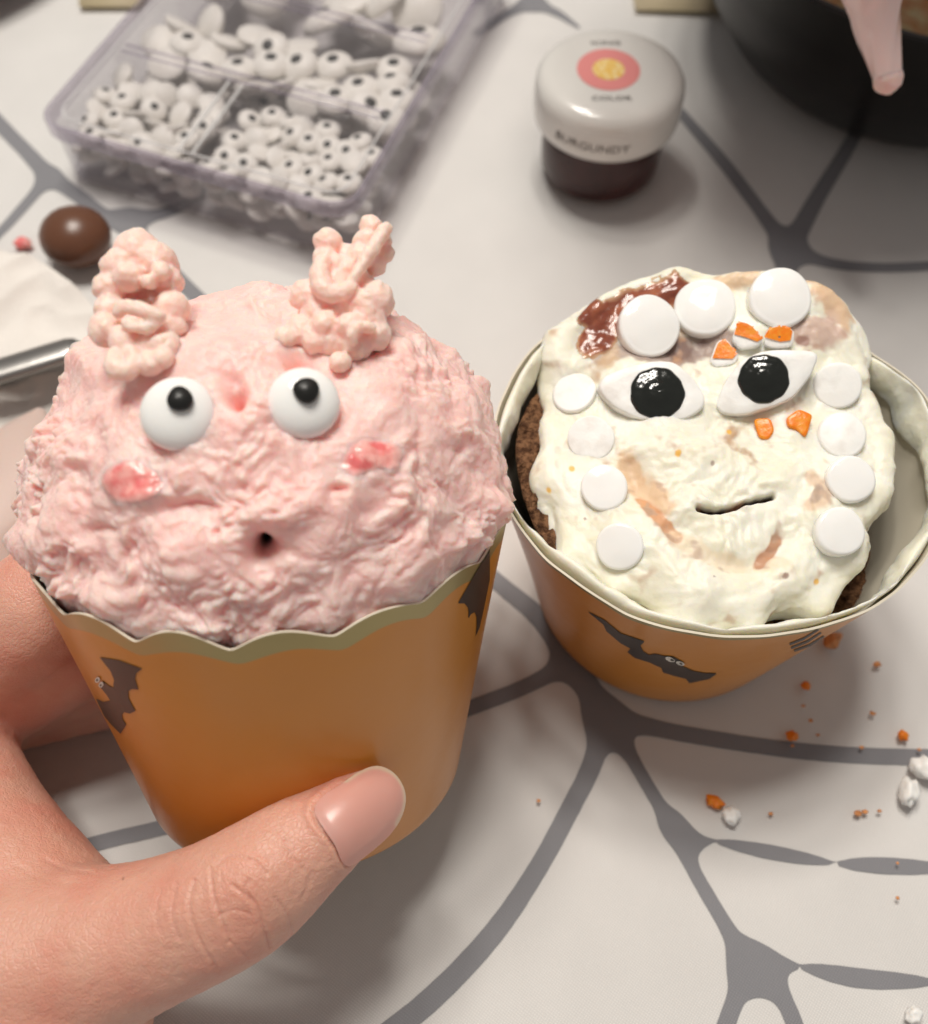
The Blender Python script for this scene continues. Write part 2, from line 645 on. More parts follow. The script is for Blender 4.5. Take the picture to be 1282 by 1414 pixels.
# paper cups: orange print below a scalloped line, foil-gold paper above it
def cup_mat(name, orange):
    m = mat(name, orange, 0.33, 0.45, coat=0.25, coat_rough=0.2, bump=[(1800, 0.05, 0.0002), (70, 0.25, 0.0012)])
    nt = m.node_tree
    b = nt.nodes['Principled BSDF']
    a = nt.nodes.new('ShaderNodeAttribute')
    a.attribute_name = 'above'
    mr = nt.nodes.new('ShaderNodeMapRange')
    mr.inputs[1].default_value, mr.inputs[2].default_value = -0.00006, 0.00006
    nt.links.new(a.outputs['Fac'], mr.inputs[0])
    nz = nt.nodes.new('ShaderNodeTexNoise')
    nz.inputs['Scale'].default_value = 45
    nz.inputs['Detail'].default_value = 4
    tc = nt.nodes.new('ShaderNodeTexCoord')
    nt.links.new(tc.outputs['Object'], nz.inputs['Vector'])
    m0 = nt.nodes.new('ShaderNodeMix')
    m0.data_type = 'RGBA'
    m0.inputs[6].default_value = (*orange, 1)
    m0.inputs[7].default_value = (orange[0] * 0.86, orange[1] * 0.84, orange[2] * 0.8, 1)
    nt.links.new(nz.outputs['Fac'], m0.inputs[0])
    mx = nt.nodes.new('ShaderNodeMix')
    mx.data_type = 'RGBA'
    mx.inputs[7].default_value = (0.37, 0.30, 0.13, 1)
    nt.links.new(m0.outputs[2], mx.inputs[6])
    nt.links.new(mr.outputs[0], mx.inputs[0])
    nt.links.new(mx.outputs[2], b.inputs['Base Color'])
    me = nt.nodes.new('ShaderNodeMath')
    me.operation = 'MULTIPLY'
    me.inputs[1].default_value = 0.55
    nt.links.new(mr.outputs[0], me.inputs[0])
    nt.links.new(me.outputs[0], b.inputs['Metallic'])
    return m


M_CUP = cup_mat('orange_printed_paper', (0.66, 0.255, 0.028))

# ------------------------------------------------------------------ the table cloth (setting)
def cloth_h(x, y):
    P = np.stack([x * 9, y * 9, np.full_like(x, 0.3)], -1)
    P2 = np.stack([(x * 0.8 + y * 0.6) * 30, (x * 0.6 - y * 0.8) * 12, np.full_like(x, 1.7)], -1)
    h = 0.0008 * perlin(P, 3) + 0.0006 * perlin(P2, 5) + 0.00015 * perlin(P2 * 2.3, 6)
    near = np.exp(-(seg_dist(np.stack([x, y], -1), np.array([at(1020, 1225)[:2], at(1130, 1318)[:2]])) / 0.0012) ** 2)
    return h - 0.0014 + 0.0002 * near


n = 330
gx, gy = np.meshgrid(np.linspace(-0.40, 0.45, n), np.linspace(-0.25, 0.60, n), indexing='ij')
Vc = np.stack([gx.ravel(), gy.ravel(), cloth_h(gx.ravel(), gy.ravel())], -1)
cloth = obj('tablecloth', Vc, grid_faces(n, n), M_CLOTH)
tag(cloth, kind='structure')

# spider-web strands printed on the cloth, laid out on the cloth plane
def onto(pts):
    return np.array([at(px, py)[:2] for px, py in pts])


strands = [   # (points seen in the photograph, half widths in mm)
    ([(600, 705), (672, 785), (745, 848), (790, 910), (835, 985)], [1.7, 1.7, 2.0, 2.6, 2.4]),
    ([(835, 985), (920, 1006), (1040, 1026), (1160, 1039), (1300, 1043), (1420, 1040)], [2.2, 1.55, 1.5, 1.5, 1.5, 1.5]),
    ([(835, 985), (820, 1050), (790, 1112), (742, 1200), (680, 1290), (600, 1375), (520, 1440)], [2.1, 1.75, 1.65, 1.6, 1.75, 1.8, 1.8]),
    ([(845, 1000), (862, 1025), (900, 1090), (935, 1150), (962, 1205), (1000, 1270), (1038, 1335)], [1.6, 1.3, 1.2, 1.3, 1.2, 1.25, 1.8]),
    ([(935, 1140), (962, 1158), (990, 1160)], [1.6, 1.2, 0.25]),
    ([(1038, 1330), (1070, 1330), (1109, 1334)], [1.9, 1.7, 0.25]),
    ([(1038, 1335), (1020, 1375), (1000, 1430)], [1.8, 1.4, 1.4]),
    ([(1045, 1335), (1085, 1380), (1110, 1440)], [1.8, 1.4, 1.4]),
    ([(785, 915), (720, 948), (655, 973), (560, 1010), (430, 1070), (300, 1120), (210, 1143), (110, 1168), (20, 1205)], [1.6, 1.45, 1.45, 1.4, 1.4, 1.4, 1.35, 1.35, 1.35]),
    # upper right knot
    ([(935, 145), (1000, 220), (1050, 285), (1090, 340)], [1.6, 1.9, 1.9, 2.6]),
    ([(1200, 150), (1170, 205), (1130, 270), (1092, 340)], [1.5, 1.8, 2.0, 2.6]),
    ([(1090, 340), (1150, 360), (1220, 366), (1300, 362), (1420, 350)], [2.6, 1.7, 1.5, 1.5, 1.5]),
    ([(1090, 340), (1085, 390), (1080, 460), (1060, 600)], [2.6, 2.2, 1.8, 1.8]),
    # top knot
    ([(736, 0), (700, 15), (660, 42)], [2.2, 1.7, 1.6]),
    ([(736, 0), (770, 14), (800, 34)], [2.2, 1.7, 0.5]),
    ([(736, 0), (735, -40), (740, -90)], [2.2, 1.7, 1.7]),
    # left knot under the candy box
    ([(-60, 105), (0, 170), (34, 205), (66, 238), (108, 268), (140, 292), (172, 300)], [2.0, 2.0, 2.0, 2.3, 2.0, 2.0, 2.6]),
    ([(66, 240), (36, 278), (0, 318), (-50, 360)], [1.8, 1.5, 1.4, 1.4]),
    ([(172, 300), (210, 345), (252, 388), (300, 432), (360, 480)], [2.5, 2.0, 1.9, 1.8, 1.8]),
    ([(172, 300), (240, 285), (330, 230), (420, 140)], [2.4, 1.8, 1.6, 1.6]),
]
spindles = [([(988, 1160), (1070, 1176), (1156, 1191)], 1.25), ([(1158, 1191), (1230, 1194), (1330, 1198)], 1.4),
            ([(1107, 1334), (1190, 1350), (1300, 1356)], 1.5)]


def web_sd(P):
    f = np.full(len(P), 1.0)
    for pts, w in strands:
        pl = catmull(onto(pts), 5)
        ww = np.interp(np.linspace(0, len(w) - 1, len(pl)), np.arange(len(w)), np.array(w) * 1e-3)
        near = (np.abs(P[:, 0] - pl[:, 0].mean()) < np.ptp(pl[:, 0]) / 2 + 0.02) & (np.abs(P[:, 1] - pl[:, 1].mean()) < np.ptp(pl[:, 1]) / 2 + 0.02)
        f[near] = smin(f[near], seg_dist(P[near], pl, ww), 0.0042)
    for pts, w in spindles:
        pl = catmull(onto(pts), 8)
        t = np.linspace(0, 1, len(pl))
        f = np.minimum(f, seg_dist(P, pl, np.maximum(np.sin(np.pi * t) ** 0.55 * w, 0.22) * 1e-3))
    return f + 0.00006 * perlin(np.stack([P[:, 0] * 500, P[:, 1] * 500, P[:, 0] * 0], -1), 9)


wv, wf = march(web_sd, -0.20, 0.24, -0.03, 0.32, 0.0007)
Vw = np.stack([wv[:, 0], wv[:, 1], cloth_h(wv[:, 0], wv[:, 1]) + 0.00014], -1)
obj('web_print', Vw, wf, M_WEB, cloth)


# ------------------------------------------------------------------ paper cups
RT, RB, HC = 0.0330, 0.0250, 0.0472
NTH = 360


def cup_radius(z):
    return RB + (RT - RB) * z / HC


def build_cup(root, seed, scallops, scal_amp, band, oval=0.0, oval_dir=0.0, wave=0.0):
    """double-walled paper cup in the frame of root; returns world verts of the outside and its faces"""
    M = FR[root.name]
    th = 2 * np.pi * np.arange(NTH) / NTH
    ph = scallops * th / 2 + seed
    sc = scal_amp * (np.sqrt(np.sin(ph) ** 2 + 0.02) - 0.55) * (1 + 0.3 * np.sin(3 * th + seed))
    ph2 = ph + 0.25 * np.sin(th * 2 + seed)
    scp = scal_amp * 0.85 * (np.sqrt(np.sin(ph2) ** 2 + 0.06) - 0.6)
    wob = 0.00035 * np.sin(2 * th + seed) + 0.0002 * np.sin(5 * th + 2.1 * seed) + oval * np.cos(2 * (th - oval_dir))
    nz = 50
    wob = wob + 0.00022 * perlin(np.stack([np.cos(th) * 2.2, np.sin(th) * 2.2, th * 0 + seed], -1), 17) + 0.00012 * perlin(np.stack([np.cos(th) * 6, np.sin(th) * 6, th * 0 + seed], -1), 18)
    t = np.linspace(0, 1, nz)
    sc = sc + wave * (0.6 * np.sin(3 * th + 0.6) + 0.5 * np.sin(5 * th + 2.0) + 1.6 * np.exp(-((np.mod(th + np.pi, 2 * np.pi) - np.pi - 0.15) / 0.3) ** 2))
    top = HC + sc
    Z = top[:, None] * t[None, :]
    R = cup_radius(Z) + wob[:, None] * t[None, :] ** 2
    # rounded foot
    R = R - 0.0012 * np.clip(1 - Z / 0.0022, 0, 1) ** 2
    out = np.stack([R * np.cos(th)[:, None], R * np.sin(th)[:, None], Z], -1)
    Ri = R - 0.00035
    inn = np.stack([Ri * np.cos(th)[:, None], Ri * np.sin(th)[:, None], Z], -1)
    above = Z - (HC - band + scp + (sc if wave else 0))[:, None]
    Vo = xf(M, out.reshape(-1, 3))
    Fo = grid_faces(NTH, nz, cu=True)
    Vi = xf(M, inn.reshape(-1, 3))
    body = obj('paper_cup', Vo, Fo, M_CUP, root, vals={'above': above.ravel()})
    lin = obj('inner_lining', Vi, Fo[:, ::-1].copy(), M_PAPERIN, root)
    # rim edge and the base disc
    rim = np.stack([out[:, -1], inn[:, -1]], 1).reshape(-1, 3)
    rim[1::2, 2] += 0.00003
    obj('paper_edge', xf(M, rim), grid_faces(NTH, 2, cu=True), M_PAPERIN, root)
    V, F = lathe([(1e-5, 0.0012), (0.012, 0.0012), (RB - 0.0016, 0.0012), (RB - 0.0012, 0.0004)], 96)
    obj('cup_base', xf(M, V), F, M_PAPERIN, root)
    return body, bvh_of(Vo, Fo), out[:, -1], inn[:, -1]


def px_print(name, polys, b, m, parent, eps=0.00008, step=1.2):
    """flat print: outlines seen in the photograph traced onto the surface they are printed on"""
    polys = [np.asarray(p, float) for p in polys]
    al = np.vstack(polys)

    def f(P):
        r = np.full(len(P), 1e9)
        for p in polys:
            r = np.minimum(r, poly_sd(P, p))
        return r
    v2, fs = march(f, al[:, 0].min() - 3, al[:, 0].max() + 3, al[:, 1].min() - 3, al[:, 1].max() + 3, step)
    V, ok = [], []
    for x, y in v2:
        p, nn = hit(b, x, y)
        ok.append(p is not None)
        V.append(p + nn * eps if p is not None else np.zeros(3))
    ok = np.array(ok)
    fs = [q for q in fs if ok[q].all()]
    used = sorted({i for q in fs for i in q})
    rm = {u: i for i, u in enumerate(used)}
    return obj(name, np.array(V)[used], [[rm[i] for i in q] for q in fs], m, parent)


def ellipse(cx, cy, a, b, rot=0, n=24):
    t = np.linspace(0, 2 * np.pi, n, endpoint=False)
    c, s = math.cos(rot), math.sin(rot)
    x, y = a * np.cos(t), b * np.sin(t)
    return np.stack([cx + c * x - s * y, cy + s * x + c * y], -1)


# =================================================================== the pink cupcake held in the hand
AX = unit(np.array([-0.027, 0.65, 1.0]))
E1 = unit(np.array([1.0, 0, 0]) - AX[0] * AX)
E2 = np.cross(AX, E1)
ML = np.eye(4)
ML[:3, 0], ML[:3, 1], ML[:3, 2], ML[:3, 3] = E1, E2, AX, (-0.0260, 0.0443, 0.0126)
pink = thing('pink_cupcake', 'pink frosted cupcake with eared face in orange paper cup held in the hand', 'cupcake', ML)
cupL, bcupL, rimLo, rimLi = build_cup(pink, 0.75, 17, 0.0023, 0.0026)
# sponge inside
V, F = lathe([(1e-5, 0.040), (0.02, 0.0405), (0.0280, 0.039), (0.0290, 0.036), (0.0238, 0.006), (1e-5, 0.004)], 72)
V = V + 0.0006 * perlin(V * 500, 4)[:, None]
obj('sponge', xf(ML, V), F, M_CAKE, pink)
bat_eyes = []
bat1 = [(138, 907), (164, 911), (197, 923), (189, 929), (187, 937), (192, 952), (183, 951), (178, 954), (178, 963), (183, 973), (188, 981), (180, 985),
        (172, 983), (169, 987), (170, 993), (175, 1000), (167, 1013), (155, 1001), (145, 989), (133, 964), (143, 969), (153, 967), (147, 958),
        (138, 947), (143, 940), (150, 946), (157, 949), (158, 938), (153, 926)]
bp1 = px_print('bat_print', [bat1], bcupL, M_BATPRINT, cupL)
px_print('eye_print', [ellipse(136, 938, 3.2, 4.2, 0.4), ellipse(141, 944.5, 3.2, 4.2, 0.4)], bcupL, M_WHITEPRINT, cupL, eps=0.00016, step=0.6)
px_print('pupil_print', [ellipse(136, 938, 1.3, 1.7), ellipse(141, 945, 1.3, 1.7)], bcupL, M_BATPRINT, cupL, eps=0.00024, step=0.4)
bat2 = [(676, 752), (668, 771), (650, 802), (632, 833), (641, 833), (646, 839), (647, 846), (646, 855), (650, 848), (655, 845), (658, 852), (658, 866),
        (656, 880), (662, 866), (668, 840), (676, 800)]
px_print('bat_print', [bat2], bcupL, M_BATPRINT, cupL)

# ---- whipped frosting: an uneven dome with curdled lumps
D, FD = ico(8)


def dome_radius(d):
    az = np.arctan2(d[:, 1], d[:, 0])
    hz = np.hypot(d[:, 0], d[:, 1])
    a = 0.0321 + 0.0012 * np.cos(2 * az) * hz + 0.0001 * np.cos(az) + 0.0006 * np.sin(az)
    b = np.where(d[:, 2] > 0, 0.0300, 0.0130)
    nn = 2.15
    return ((hz / a) ** nn + (np.abs(d[:, 2]) / b) ** nn) ** (-1 / nn)


DC = np.array([0.0004, -0.0012, HC + 0.0014])
base = DC + D * dome_radius(D)[:, None]
baseW = xf(ML, base)
bdome = bvh_of(baseW, FD)
bn = vnormals(base, FD)
up = np.clip(D[:, 2], 0, 1)


def dome_noise(P, lumpy):
    w = 0.0024 * np.stack([perlin(P * 150, 31), perlin(P * 150, 32), perlin(P * 150, 33)], -1)
    Q = (P + w) * np.array([0.8, 1.1, 1.0])
    big = 0.0018 * perlin(P * 75, 1) + 0.0007 * perlin(P * 160, 21)
    patchy = 0.45 + 0.9 * sstep(-0.25, 0.35, perlin(P * 110, 22))
    bil = np.sqrt(perlin(Q * 150, 2) ** 2 + 0.012) - 0.27
    bil2 = np.sqrt(perlin(Q * 390 + 5, 3) ** 2 + 0.012) - 0.27
    bil3 = np.sqrt(perlin(Q * 880 + 9, 4) ** 2 + 0.012) - 0.27
    return big + lumpy * (0.0019 * bil + patchy * (0.0014 * bil2 + 0.00080 * bil3)) + 0.00010 * perlin(P * 1500, 6)


pxb = proj(baseW)
facing = (unit(CO - baseW) * (bn @ ML[:3, :3].T)).sum(1) > 0
# smoother brow between the ears, curdled chin and flanks
lump = 0.50 + 0.50 * sstep(560, 720, pxb[:, 1]) + 0.35 * sstep(480, 620, pxb[:, 0]) + 0.30 * sstep(190, 90, pxb[:, 0])
lump = np.clip(lump, 0.4, 1.1)
disp = dome_noise(base, lump)


def gpx(cx, cy, r, ry=None):
    return np.exp(-(((pxb[:, 0] - cx) / r) ** 2 + ((pxb[:, 1] - cy) / (ry or r)) ** 2)) * facing


disp *= 1 - 0.75 * gpx(365, 760, 42, 36)
# dents: nose, mouth funnel, small pits, hollows by the ears; the soft ridges round them
disp += -0.0040 * gpx(328, 550, 11, 14) - 0.0012 * gpx(318, 530, 14) + 0.0009 * gpx(350, 575, 22)
disp += -0.0026 * gpx(365, 758, 32, 27) - 0.0075 * gpx(364, 761, 15, 14) + 0.0010 * gpx(365, 705, 60, 25)
disp += -0.0016 * gpx(472, 674, 11, 5) - 0.0014 * gpx(296, 735, 7, 5) - 0.0030 * gpx(415, 490, 28, 14)
disp += -0.0016 * gpx(240, 700, 60, 16) + 0.0014 * gpx(190, 690, 40, 14) + 0.0022 * gpx(105, 495, 26, 22) + 0.0018 * gpx(560, 490, 36, 30)
disp += 0.0022 * gpx(55, 745, 34, 40) + 0.0016 * gpx(690, 700, 28, 46) - 0.0006 * gpx(247, 590, 70, 50) - 0.0006 * gpx(420, 575, 70, 50)
disp *= 1 - 0.65 * np.clip(gpx(181, 668, 55, 44) + gpx(516, 630, 58, 38), 0, 1)
vec = 0.0006 * np.stack([perlin(base * 260, 41), perlin(base * 260, 42), perlin(base * 260, 43)], -1)
pf = base + bn * disp[:, None] + vec * lump[:, None]
# keep inside the paper below the rim
zz = pf[:, 2]
rr = np.hypot(pf[:, 0], pf[:, 1])
lim = cup_radius(zz) - 0.0007 + 0.004 * sstep(HC + 0.0006, HC + 0.0035, zz)
low = zz < HC + 0.0035
sc_ = np.where(low & (rr > lim), lim / rr, 1)
pf[:, 0] *= sc_
pf[:, 1] *= sc_
PFW = xf(ML, pf)
tint = np.tile(np.array([0.95, 0.595, 0.555]), (len(pf), 1))
tf = np.zeros(len(pf))


def paint(mask, col):
    global tint, tf
    k = np.clip(mask, 0, 1)
    tint = tint * (1 - k[:, None]) + np.array(col) * k[:, None]
    tf = np.maximum(tf, k)


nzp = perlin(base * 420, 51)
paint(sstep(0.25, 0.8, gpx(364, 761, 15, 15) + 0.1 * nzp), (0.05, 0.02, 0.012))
paint(0.6 * sstep(0.3, 0.8, gpx(328, 550, 10, 13)), (0.80, 0.26, 0.20))
paint(0.55 * sstep(0.3, 0.8, gpx(415, 492, 34, 18)), (0.82, 0.33, 0.24))
paint(0.5 * sstep(0.3, 0.8, gpx(472, 674, 16, 9)), (0.78, 0.26, 0.20))
paint(0.45 * sstep(0.35, 0.9, gpx(516, 632, 48, 32) + 0.25 * nzp), (0.84, 0.33, 0.33))
paint(0.45 * sstep(0.35, 0.9, gpx(180, 668, 44, 40) + 0.25 * nzp), (0.84, 0.33, 0.33))
keep = pf[FD].mean(1)[:, 2] > HC - 0.008
frost = obj('frosting', PFW, FD[keep], M_PINK, pink, cols={'tint': tint}, vals={'tint_f': tf})
bfrost = bvh_of(PFW, FD)
FN = vnormals(PFW, FD)


def patch(name, mask, thick, m, parent, PW, FX, NW, fade):
    """a smear lying on the frosting: the faces under the mask, raised by its thickness"""
    k = mask[FX].min(1) > 0.02
    fs = FX[k]
    used = np.unique(fs)
    rm = -np.ones(len(PW), int)
    rm[used] = np.arange(len(used))
    h = thick * np.sqrt(np.clip(mask[used], 0, 1)) - 0.00012
    c_ = np.tile(np.array(fade), (len(used), 1))
    return obj(name, PW[used] + NW[used] * h[:, None], rm[fs], m, parent, cols={'tint': c_}, vals={'tint_f': 0.92 * sstep(0.32, 0.0, mask[used])})


ck = perlin(base * 210, 61)
patch('cheek_icing', np.clip(gpx(181, 668, 42, 32) + 0.24 * ck - 0.34, 0, 1), 0.0006, M_BLUSH, pink, PFW, FD, FN, (0.95, 0.595, 0.555))
patch('cheek_icing', np.clip(gpx(516, 630, 46, 26) + 0.28 * ck - 0.36, 0, 1), 0.0006, M_BLUSH, pink, PFW, FD, FN, (0.95, 0.595, 0.555))

# ---- candy eyes set in the frosting
def dome_profile(r, h, n=16):
    pr = [(1e-5, h)]
    for k in range(1, n + 1):
        t = k / n * math.pi * 0.62
        pr.append((r * math.sin(min(t, math.pi)) ** 0.92 if t < math.pi / 2 else r * math.sin(t) ** 0.9,
                   h * math.cos(t) if t < math.pi / 2 else 0.6 * h * math.cos(t)))
    return pr + [(1e-5, pr[-1][1])]


def pink_eye(cx, cy, rpx, ppx, ppy, prpx):
    p, nn = hit(bdome, cx, cy)
    p2, _ = hit(bfrost, cx, cy)
    depth = (p - CO) @ CW
    r = rpx * depth / FPX
    v = unit(CO - p)
    nrm = unit(0.55 * nn + 0.75 * v)
    M = frame_from(nrm, (0, 0, 1.0), p + nrm * 0.0001)
    V, F = lathe(dome_profile(r, r * 0.54), 72)
    W_ = xf(M, V)
    e = obj('candy_eye', W_, F, M_CANDY, pink)
    be = bvh_of(W_, F)
    q, qn = hit(be, ppx, ppy)
    rp = prpx * depth / FPX
    Mp = frame_from(qn, (0, 0, 1.0), q - qn * 0.0004)
    V, F = lathe([(1e-5, 0.0009), (rp * 0.5, 0.00085), (rp * 0.8, 0.0007), (rp * 0.96, 0.00045), (rp, 0.0001), (rp * 0.9, -0.0004), (1e-5, -0.0005)], 40)
    V[:, :2] *= 1 + 0.04 * np.sin(3 * np.arctan2(V[:, 1], V[:, 0]) + cx)[:, None]
    obj('pupil', xf(Mp, V), F, M_BLACK, e)


pink_eye(247, 572, 52, 249, 552, 17.5)
pink_eye(420, 557, 50, 423, 540, 18)

# ---- two piped ears made of curled blobs
IV, IF = ico(3)


def ear(name, blobs, curls, zero, seed, label):
    """blobs: (px, py, radius px, push towards the camera in mm); curls: (points, radius px, push)"""
    rng = np.random.default_rng(seed)
    p0, _ = hit(bfrost, *zero)
    d0 = (p0 - CO) @ CW
    lean = 0.000020
    parts = []

    def place(px, py, push):
        d = d0 + (zero[1] - py) * lean - push * 1e-3
        h_, _ = hit(bfrost, px, py)
        if h_ is not None:
            d = min(d, (h_ - CO) @ CW - 0.0006 - max(push, 0) * 0.5e-3)
        return atd(px, py, d)

    def ball(c, r, sq=1.0):
        V = IV * np.array([1, 1, sq]) * r * (1 + 0.10 * perlin(IV * 1.6 + rng.random(3) * 9, 3))[:, None]
        parts.append((V + c, IF))
    for (px, py, rp, push) in blobs:
        c = place(px, py, push)
        r = rp * d0 / FPX
        ball(c, r * 1.12, 0.95)
        ball(c + CW * r * 1.1, r * 1.0, 0.95)
        for _ in range(2):
            dv = unit(rng.normal(size=3) - 0.8 * CW)
            ball(c + dv * r * 0.72, r * rng.uniform(0.42, 0.55))
    for (pts, rp, push) in curls:
        pl = catmull([place(x, y, push + z) for x, y, z in pts], 9)
        for i, q in enumerate(pl):
            t = i / (len(pl) - 1)
            ball(q, rp * d0 / FPX * (0.92 + 0.38 * math.sin(math.pi * min(1, 0.15 + t))))
    V, F = join(parts)
    V2, F2 = remeshed(V, F, 0.00021, 2, 0.5)
    F2 = np.asarray(F2)
    N2 = vnormals(V2, F2)
    V2 = V2 + N2 * (0.00028 * (np.sqrt(perlin(V2 * 330, seed) ** 2 + 0.01) - 0.25) + 0.00020 * (np.sqrt(perlin(V2 * 700, seed + 2) ** 2 + 0.01) - 0.25) + 0.00009 * perlin(V2 * 1300, seed + 1))[:, None]
    o = obj(name, V2, F2, M_PINK, pink, cols={'tint': np.tile([0.93, 0.68, 0.60], (len(V2), 1))}, vals={'tint_f': np.full(len(V2), 0.85)})
    o['label'] = label
    return o


ear('frosting_ear',
    [(190, 346, 29, 0), (166, 368, 24, 0.6), (214, 360, 26, 0.2), (229, 385, 20, 0), (152, 398, 21, 0.6), (178, 382, 19, 2.2), (222, 374, 12, 2.6), (205, 388, 10, 3.2),
     (152, 426, 20, 0.6), (236, 424, 22, 0), (182, 412, 25, -3.2), (212, 408, 24, -3.2), (147, 455, 22, 1.2), (184, 452, 20, -1.0), (224, 452, 24, 0), (200, 436, 22, -1.5),
     (172, 470, 20, 2.0), (205, 478, 24, 0.4), (228, 478, 20, 0), (190, 490, 24, -0.6), (207, 502, 16, 2.2), (226, 494, 13, 1.4), (243, 450, 13, 0)],
    [([(163, 432, 0), (170, 424, 0.3), (190, 425, 0.6), (212, 434, 0.4), (218, 440, 0), (204, 452, 0), (188, 452, 0.4), (174, 446, 0.3)], 8, 3.8),
     ([(158, 494, 0), (160, 508, 0.5), (176, 512, 0.6), (186, 500, 0.4), (182, 486, 0.2)], 11, 3.0)],
    (190, 500), 71, 'thick upright piped ear with a round curled top')
ear('frosting_ear',
    [(512, 312, 15, 0), (526, 330, 14, -0.3), (533, 350, 11, -0.8), (505, 335, 17, 0.2), (499, 354, 17, 0.4), (516, 362, 17, -1.5), (453, 334, 18, 0.6), (449, 355, 16, 0.6),
     (461, 370, 19, 0.4), (481, 374, 20, 0), (464, 392, 23, 0.2), (496, 396, 21, -0.5), (519, 414, 24, 0), (506, 440, 25, 0), (426, 409, 22, 0.2), (441, 430, 25, 0),
     (471, 430, 29, -0.5), (517, 462, 21, 0), (490, 472, 25, 0), (456, 468, 25, 0), (416, 458, 21, 0.2), (396, 466, 15, 0.6), (470, 500, 14, 1.4), (448, 446, 17, 2.0), (484, 450, 18, 2.2), (480, 415, 24, 0.4), (450, 412, 18, 1.0), (435, 470, 18, 0.8), (505, 415, 16, 1.6), (478, 350, 13, -0.5)],
    [([(446, 362, 0), (441, 382, 0.6), (450, 402, 0.9), (470, 405, 0.8), (485, 396, 0.3)], 11, 2.6),
     ([(534, 314, 0), (524, 330, 0.4), (511, 347, 0.8), (499, 366, 1), (488, 384, 1)], 8, 2.2),
     ([(512, 452, 0), (495, 452, 0.4), (486, 462, 0.5), (488, 472, 0)], 7, 3.2)],
    (455, 482), 83, 'ragged piped ear leaning to the side with a forked tip')

# =================================================================== the cream-faced cupcake on the table
CRX, CRY = 0.0392, 0.0836
MR = np.eye(4)
MR[:3, 3] = (CRX, CRY, 0.0)
white = thing('white_cupcake', 'white frosted cupcake with candy face in orange paper cup standing on the tablecloth', 'cupcake', MR)
cupR, bcupR, rimRo, rimRi = build_cup(white, 2.2, 14, 0.0006, 0.0011, oval=0.0015, oval_dir=0.0, wave=0.0009)
# dark sponge, sunk below the rim, torn edge
ns, nr = 180, 60
thg, rg = np.meshgrid(2 * np.pi * np.arange(ns) / ns, np.linspace(0.0, 1, nr), indexing='ij')
Rk = 0.0300 + 0.0013 * np.cos(2 * thg) + 0.0003 * np.sin(7 * thg)
rad = Rk * np.minimum(rg * 1.12, 1.0) * (1 - 0.22 * np.clip((rg * 1.12 - 1) / 0.12, 0, 1))
zk = np.where(rg * 1.12 < 1, 0.0360 - 0.008 * np.cos(thg), 0.0360 - 0.008 * np.cos(thg) - (rg * 1.12 - 1) / 0.12 * 0.022)
Vk = np.stack([rad * np.cos(thg), rad * np.sin(thg), zk], -1).reshape(-1, 3)
Vk[:, 2] += 0.0012 * perlin(Vk * 200, 3) + 0.0010 * perlin(Vk * 520, 4) + 0.0005 * perlin(Vk * 1300, 5)
obj('sponge', xf(MR, Vk), grid_faces(ns, nr, cu=True), M_CAKE, white)
px_print('bat_print', [[(811, 843), (836, 856), (858, 874), (891, 885), (885, 891), (889, 899), (897, 904), (905, 902), (917, 905), (930, 906), (945, 914), (942, 919), (958, 926),
                        (975, 929), (991, 929), (980, 937), (952, 943), (948, 937), (932, 933), (916, 928), (914, 922), (897, 914), (877, 908), (867, 900), (871, 895), (858, 888), (838, 871), (834, 862)]],
         bcupR, M_BATPRINT, cupR, eps=0.0001)
px_print('eye_print', [ellipse(926, 909, 7, 3, 0.35), ellipse(940, 914.5, 6, 2.6, 0.3)], bcupR, M_WHITEPRINT, cupR, eps=0.0002, step=0.7)
px_print('pupil_print', [ellipse(929, 909.5, 2.6, 1.3, 0.3), ellipse(941, 914.5, 2.2, 1.1, 0.3)], bcupR, M_BATPRINT, cupR, eps=0.00028, step=0.5)
px_print('red_print', [[(1042, 938), (1060, 930), (1085, 922), (1105, 915), (1112, 921), (1098, 930), (1070, 940), (1045, 946)],
                       [(962, 970), (985, 966), (1010, 963), (1030, 960), (1022, 966), (1000, 971), (970, 975)]], bcupR, M_REDPRINT, cupR)
px_print('stroke_print', [[(1090, 888), (1110, 880), (1130, 868), (1131, 870), (1111, 883), (1091, 891)], [(1092, 893), (1115, 884), (1134, 872), (1135, 874), (1116, 887), (1093, 896)],
                          [(1096, 897), (1118, 889), (1138, 877), (1139, 879), (1119, 892), (1097, 900)]], bcupR, M_BATPRINT, cupR)

# ---- the cream: a smooth uneven cushion, lapping over the rim at the far side
outline = [(750, 506, .0465), (742, 560, .0455), (733, 620, .0448), (733, 680, .0446), (748, 735, .0446), (778, 785, .0448), (826, 834, .0455), (890, 866, .0462),
           (960, 878, .0466), (1030, 868, .0466), (1088, 848, .0464), (1145, 826, .046), (1190, 790, .0456), (1207, 728, .0456), (1232, 690, .046), (1252, 645, .0465),
           (1234, 590, .047), (1200, 535, .048), (1216, 486, .0505), (1190, 436, .0525), (1125, 388, .0540), (1050, 364, .0548), (985, 358, .0548), (900, 370, .0540),
           (825, 400, .0525), (774, 442, .0510), (756, 478, .0485)]
ow = np.array([at(x, y, z) for x, y, z in outline])
CC = np.array([CRX, CRY + 0.004])
ang = np.unwrap(np.arctan2(ow[:, 1] - CC[1], ow[:, 0] - CC[0]))
rad_ = np.hypot(ow[:, 1] - CC[1], ow[:, 0] - CC[0])
o_ = np.argsort(np.mod(ang, 2 * np.pi))
aa, ra, za = np.mod(ang, 2 * np.pi)[o_], rad_[o_], ow[o_, 2]
aa = np.concatenate([aa[-2:] - 2 * np.pi, aa, aa[:2] + 2 * np.pi])
